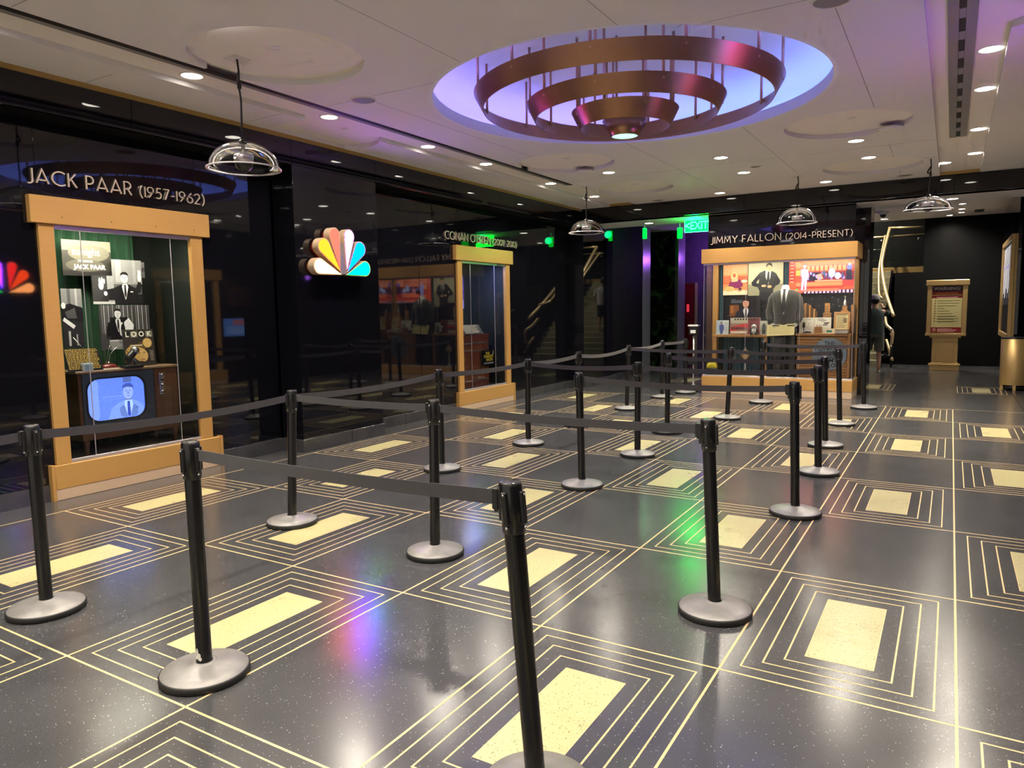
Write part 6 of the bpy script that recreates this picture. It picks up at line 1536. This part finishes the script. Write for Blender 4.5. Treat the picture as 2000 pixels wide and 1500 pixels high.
# ------------------------------------------------------------------ bin, poster, camera, vent
bn = thing('litter_bin', 'rounded gold litter bin at the frame edge', 'litter bin', (1.885, 13.18, 0))
MB().lathe([(0.225, 0.10), (0.23, 0.11), (0.23, 0.955), (0.222, 0.96)], 40, sy=0.8).build('shell', MT['gold_satin'], bn)
MB().lathe([(0.224, 0.955), (0.236, 0.958), (0.236, 0.985), (0.21, 0.99), (0.0, 0.99)], 40, sy=0.8).build('lid', MT['black_plastic'], bn)
MB().lathe([(0, 0.10), (0.19, 0.10), (0.19, 0.02), (0, 0.02)], 30, sy=0.8).build('inner_bin', MT['black_plastic'], bn)
for (x, y) in ((-0.19, -0.06), (0.0, -0.165), (0.19, -0.06), (0.0, 0.165)): MB().bbox(x - 0.025, x + 0.025, y - 0.012, y + 0.012, 0.0, 0.13, 0.004).build('foot', MT['gold_satin'], bn)
ps = [('bg', (30, 30, 34))]
for k in range(12): ps.append(rc(-1.45 + k * 0.24, -0.2 + 0.1 * (k % 3), -1.45 + k * 0.24 + 0.12, 0.92, (230, 226, 226) if k % 2 else (120, 118, 126)))
ps += [rc(-1.5, 0.45, 1.5, 0.50, (120, 110, 150)), rc(-1.5, -0.95, 1.5, -0.35, (12, 12, 14))]
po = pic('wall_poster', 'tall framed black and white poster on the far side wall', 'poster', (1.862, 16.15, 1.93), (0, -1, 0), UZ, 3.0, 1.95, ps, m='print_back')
frp = MB(); frp.slab(rect(-1.60, -1.06, 1.60, 1.06), [list(reversed(rect(-1.48, -0.96, 1.48, 0.96)))], -0.015, 0.045)
frp.build('frame', MT['gold_satin'], po, recalc=True)
sc_ = thing('security_camera', 'white dome security camera on the far lobby ceiling', 'security camera', (-0.662, 16.74, 3.86))
MB().lathe([(0.12, 0), (0.12, -0.05), (0.09, -0.075), (0.0, -0.075)], 24).build('housing', MT['white'], sc_)
MB().lathe([(0.07, -0.075), (0.06, -0.12), (0.03, -0.145), (0, -0.15)], 20).build('lens_dome', MT['black_plastic'], sc_)
MB().tube([(-0.10, 0, -0.02), (-0.30, 0.02, -0.015)], 0.02, 8).build('conduit', MT['white'], sc_)
vn = thing('ceiling_vent', 'small black square vent in the far lobby ceiling', 'ceiling vent', (1.327, 18.05, 3.86))
MB().bbox(-0.10, 0.10, -0.28, 0.28, -0.006, 0, 0.002).build('frame', MT['slot_grey'], vn)
for k in range(5): MB().box(-0.085 + 0.036 * k, -0.085 + 0.036 * k + 0.026, -0.26, 0.26, -0.012, -0.005).build('slat', MT['slot_black'], vn)

# ------------------------------------------------------------------ people
def person(name_label, loc, rz, shirt, shorts, hair, arm_up=True, cap=None, hgt=1.0, group=None):
    t = thing('person', name_label, 'person', loc, rz, group)
    # local axes: the figure faces +Y; its right hand is towards +X
    V = {'pel': (0, 0, 0.93), 'bel': (0, 0, 1.08), 'che': (0, 0.01, 1.30), 'nek': (0, 0.0, 1.48), 'hd0': (0, 0.02, 1.57), 'hd1': (0, 0.035, 1.66), 'hd2': (0, 0.03, 1.73),
         'hR': (0.10, 0, 0.88), 'kR': (0.12, 0.05, 0.50), 'aR': (0.115, -0.03, 0.09), 'tR': (0.125, 0.13, 0.035), 'hL': (-0.10, 0, 0.88), 'kL': (-0.11, 0.22, 0.54), 'aL': (-0.11, 0.22, 0.12), 'tL': (-0.115, 0.37, 0.05),
         'sR': (0.19, 0.0, 1.42), 'sL': (-0.19, 0, 1.42)}
    if arm_up: V.update({'eR': (0.27, 0.14, 1.36), 'wR': (0.19, 0.34, 1.52), 'fR': (0.17, 0.42, 1.58)})
    else: V.update({'eR': (0.27, -0.04, 1.14), 'wR': (0.28, 0.08, 0.92), 'fR': (0.27, 0.12, 0.83)})
    V.update({'eL': (-0.27, -0.03, 1.14), 'wL': (-0.27, 0.12, 0.94), 'fL': (-0.26, 0.17, 0.86)})
    Rr = {'pel': 0.145, 'bel': 0.135, 'che': 0.15, 'nek': 0.058, 'hd0': 0.072, 'hd1': 0.088, 'hd2': 0.070, 'hR': 0.095, 'kR': 0.060, 'aR': 0.040, 'tR': 0.032, 'hL': 0.095, 'kL': 0.060, 'aL': 0.040, 'tL': 0.032, 'sR': 0.065, 'eR': 0.042, 'wR': 0.028, 'fR': 0.024, 'sL': 0.065, 'eL': 0.042, 'wL': 0.028, 'fL': 0.024}
    E_ = [('pel', 'bel'), ('bel', 'che'), ('che', 'nek'), ('nek', 'hd0'), ('hd0', 'hd1'), ('hd1', 'hd2'), ('pel', 'hR'), ('hR', 'kR'), ('kR', 'aR'), ('aR', 'tR'), ('pel', 'hL'), ('hL', 'kL'), ('kL', 'aL'), ('aL', 'tL'), ('che', 'sR'), ('sR', 'eR'), ('eR', 'wR'), ('wR', 'fR'), ('che', 'sL'), ('sL', 'eL'), ('eL', 'wL'), ('wL', 'fL')]
    ks = list(V)
    # five short fingers at each hand
    for sd in ('R', 'L'):
        w_ = Vector(V['f' + sd]); dr_ = (w_ - Vector(V['w' + sd])).normalized(); sdv = dr_.cross(Vector((0, 0, 1))).normalized()
        for q in range(5):
            off = (-0.028, -0.010, 0.007, 0.023, 0.036)[q]; ln = (0.075, 0.085, 0.08, 0.065, 0.05)[q]
            n1 = 'g%s%d' % (sd, q); n2 = 'h%s%d' % (sd, q)
            V[n1] = tuple(w_ + sdv * off + dr_ * 0.025); V[n2] = tuple(w_ + sdv * off * 1.2 + dr_ * ln + Vector((0, 0, -0.02)))
            Rr[n1] = 0.009; Rr[n2] = 0.007; E_ += [('f' + sd, n1), (n1, n2)]
    ks = list(V)
    me = bpy.data.meshes.new('body'); me.from_pydata([V[k] for k in ks], [(ks.index(a), ks.index(b)) for a, b in E_], [])
    o = bpy.data.objects.new('body', me); link(o, t)
    sk_ = o.modifiers.new('skin', 'SKIN'); sk_.use_smooth_shade = True
    for i, k in enumerate(ks):
        r = Rr[k]; me.skin_vertices[0].data[i].radius = (r, r * (0.72 if k in ('pel', 'bel', 'che') else 1.0)); me.skin_vertices[0].data[i].use_root = (k == 'pel')
    o.modifiers.new('sub', 'SUBSURF').levels = 1; o.modifiers['sub'].render_levels = 2
    me.materials.append(MT['skin'])
    # clothing
    sm_ = shirt; g = MB()
    g.loft([ring(0, 0.0, z, rx, ry, 20, 2.3) for z, rx, ry in ((0.90, 0.205, 0.150), (1.0, 0.205, 0.150), (1.15, 0.195, 0.145), (1.30, 0.205, 0.150), (1.40, 0.205, 0.125), (1.46, 0.14, 0.095), (1.49, 0.075, 0.075))], caps=False)
    g.build('shirt', sm_, t, recalc=True)
    for sd in ('R', 'L'):
        s0, e0 = Vector(V['s' + sd]), Vector(V['e' + sd])
        MB().tube([s0 * 1.0 + Vector((0, 0, 0.02)), s0.lerp(e0, 0.35), s0.lerp(e0, 0.85)], [0.085, 0.082, 0.078], 14, caps=False).build('sleeve', sm_, t)
        h0, k0 = Vector(V['h' + sd]), Vector(V['k' + sd])
        MB().tube([h0 + Vector((0, 0, 0.05)), h0.lerp(k0, 0.4), h0.lerp(k0, 0.98)], [0.118, 0.112, 0.105], 16, caps=False).build('shorts_leg', shorts, t)
        a0, t0 = Vector(V['a' + sd]), Vector(V['t' + sd])
        f = MB(); c0 = (a0 + t0) / 2; f.loft([[(c0.x + 0.05 * s * math.cos(a), c0.y + 0.13 * s * math.sin(a), z) for a in [2 * PI * k / 18 for k in range(18)]] for s, z in ((1.0, t0.z - 0.035), (1.0, t0.z - 0.012))])
        f.build('sandal', MT['tread'], t, recalc=True)
    MB().loft([ring(0, 0.0, z, rx, ry, 20, 2.3) for z, rx, ry in ((0.80, 0.185, 0.135), (0.88, 0.195, 0.145), (0.96, 0.195, 0.143))]).build('shorts', shorts, t, recalc=True)
    MB().sphere((0, 0.005, 1.685), 0.098, 0.92, 1.05, 1.12).build('hair', hair, t)
    fc_ = MB(); fc_.sphere((0, 0.125, 1.645), 0.014, 0.8, 1, 1.4)
    fc_.build('nose', MT['skin'], t)
    for s in (-1, 1):
        MB().sphere((s * 0.032, 0.108, 1.675), 0.010, 1.2, 0.6, 0.7).build('eye', MT['black_plastic'], t); MB().sphere((s * 0.085, 0.02, 1.65), 0.022, 0.4, 0.8, 1.3).build('ear', MT['skin'], t)
    if cap is not None:
        MB().lathe([(0.108, 0), (0.112, 0.03), (0.10, 0.08), (0.06, 0.115), (0, 0.125)], 20, (0, 0.0, 1.70), 0.95, 1.08).build('cap', cap, t)
    t.scale = (hgt, hgt, hgt)
    return t
PAT = mat('patterned_shirt', (0.045, 0.065, 0.070), 0.8, noise=0.95, nscale=16)
person('person in a dark patterned shirt and grey shorts climbing towards the stairs', (-0.74, 16.42, 0.0), 0.15, PAT, mat('grey_shorts', (0.13, 0.13, 0.11), 0.85, noise=0.4, nscale=12), mat('dark_hair', (0.02, 0.016, 0.014), 0.7, noise=0.3), True, mat('grey_cap', (0.42, 0.42, 0.42), 0.8, noise=0.15), 1.03)
TEE = mat('white_tee', (0.62, 0.60, 0.58), 0.85, noise=0.08)
DSH = mat('dark_shorts', (0.03, 0.03, 0.035), 0.85, noise=0.2); BRN = mat('brown_hair', (0.05, 0.03, 0.02), 0.7, noise=0.3)
person('person in a white shirt on the stairs, mirrored in the black glass', (-2.15, 19.06, 0.866), 0.1, TEE, DSH, BRN, False, None, 1.0)
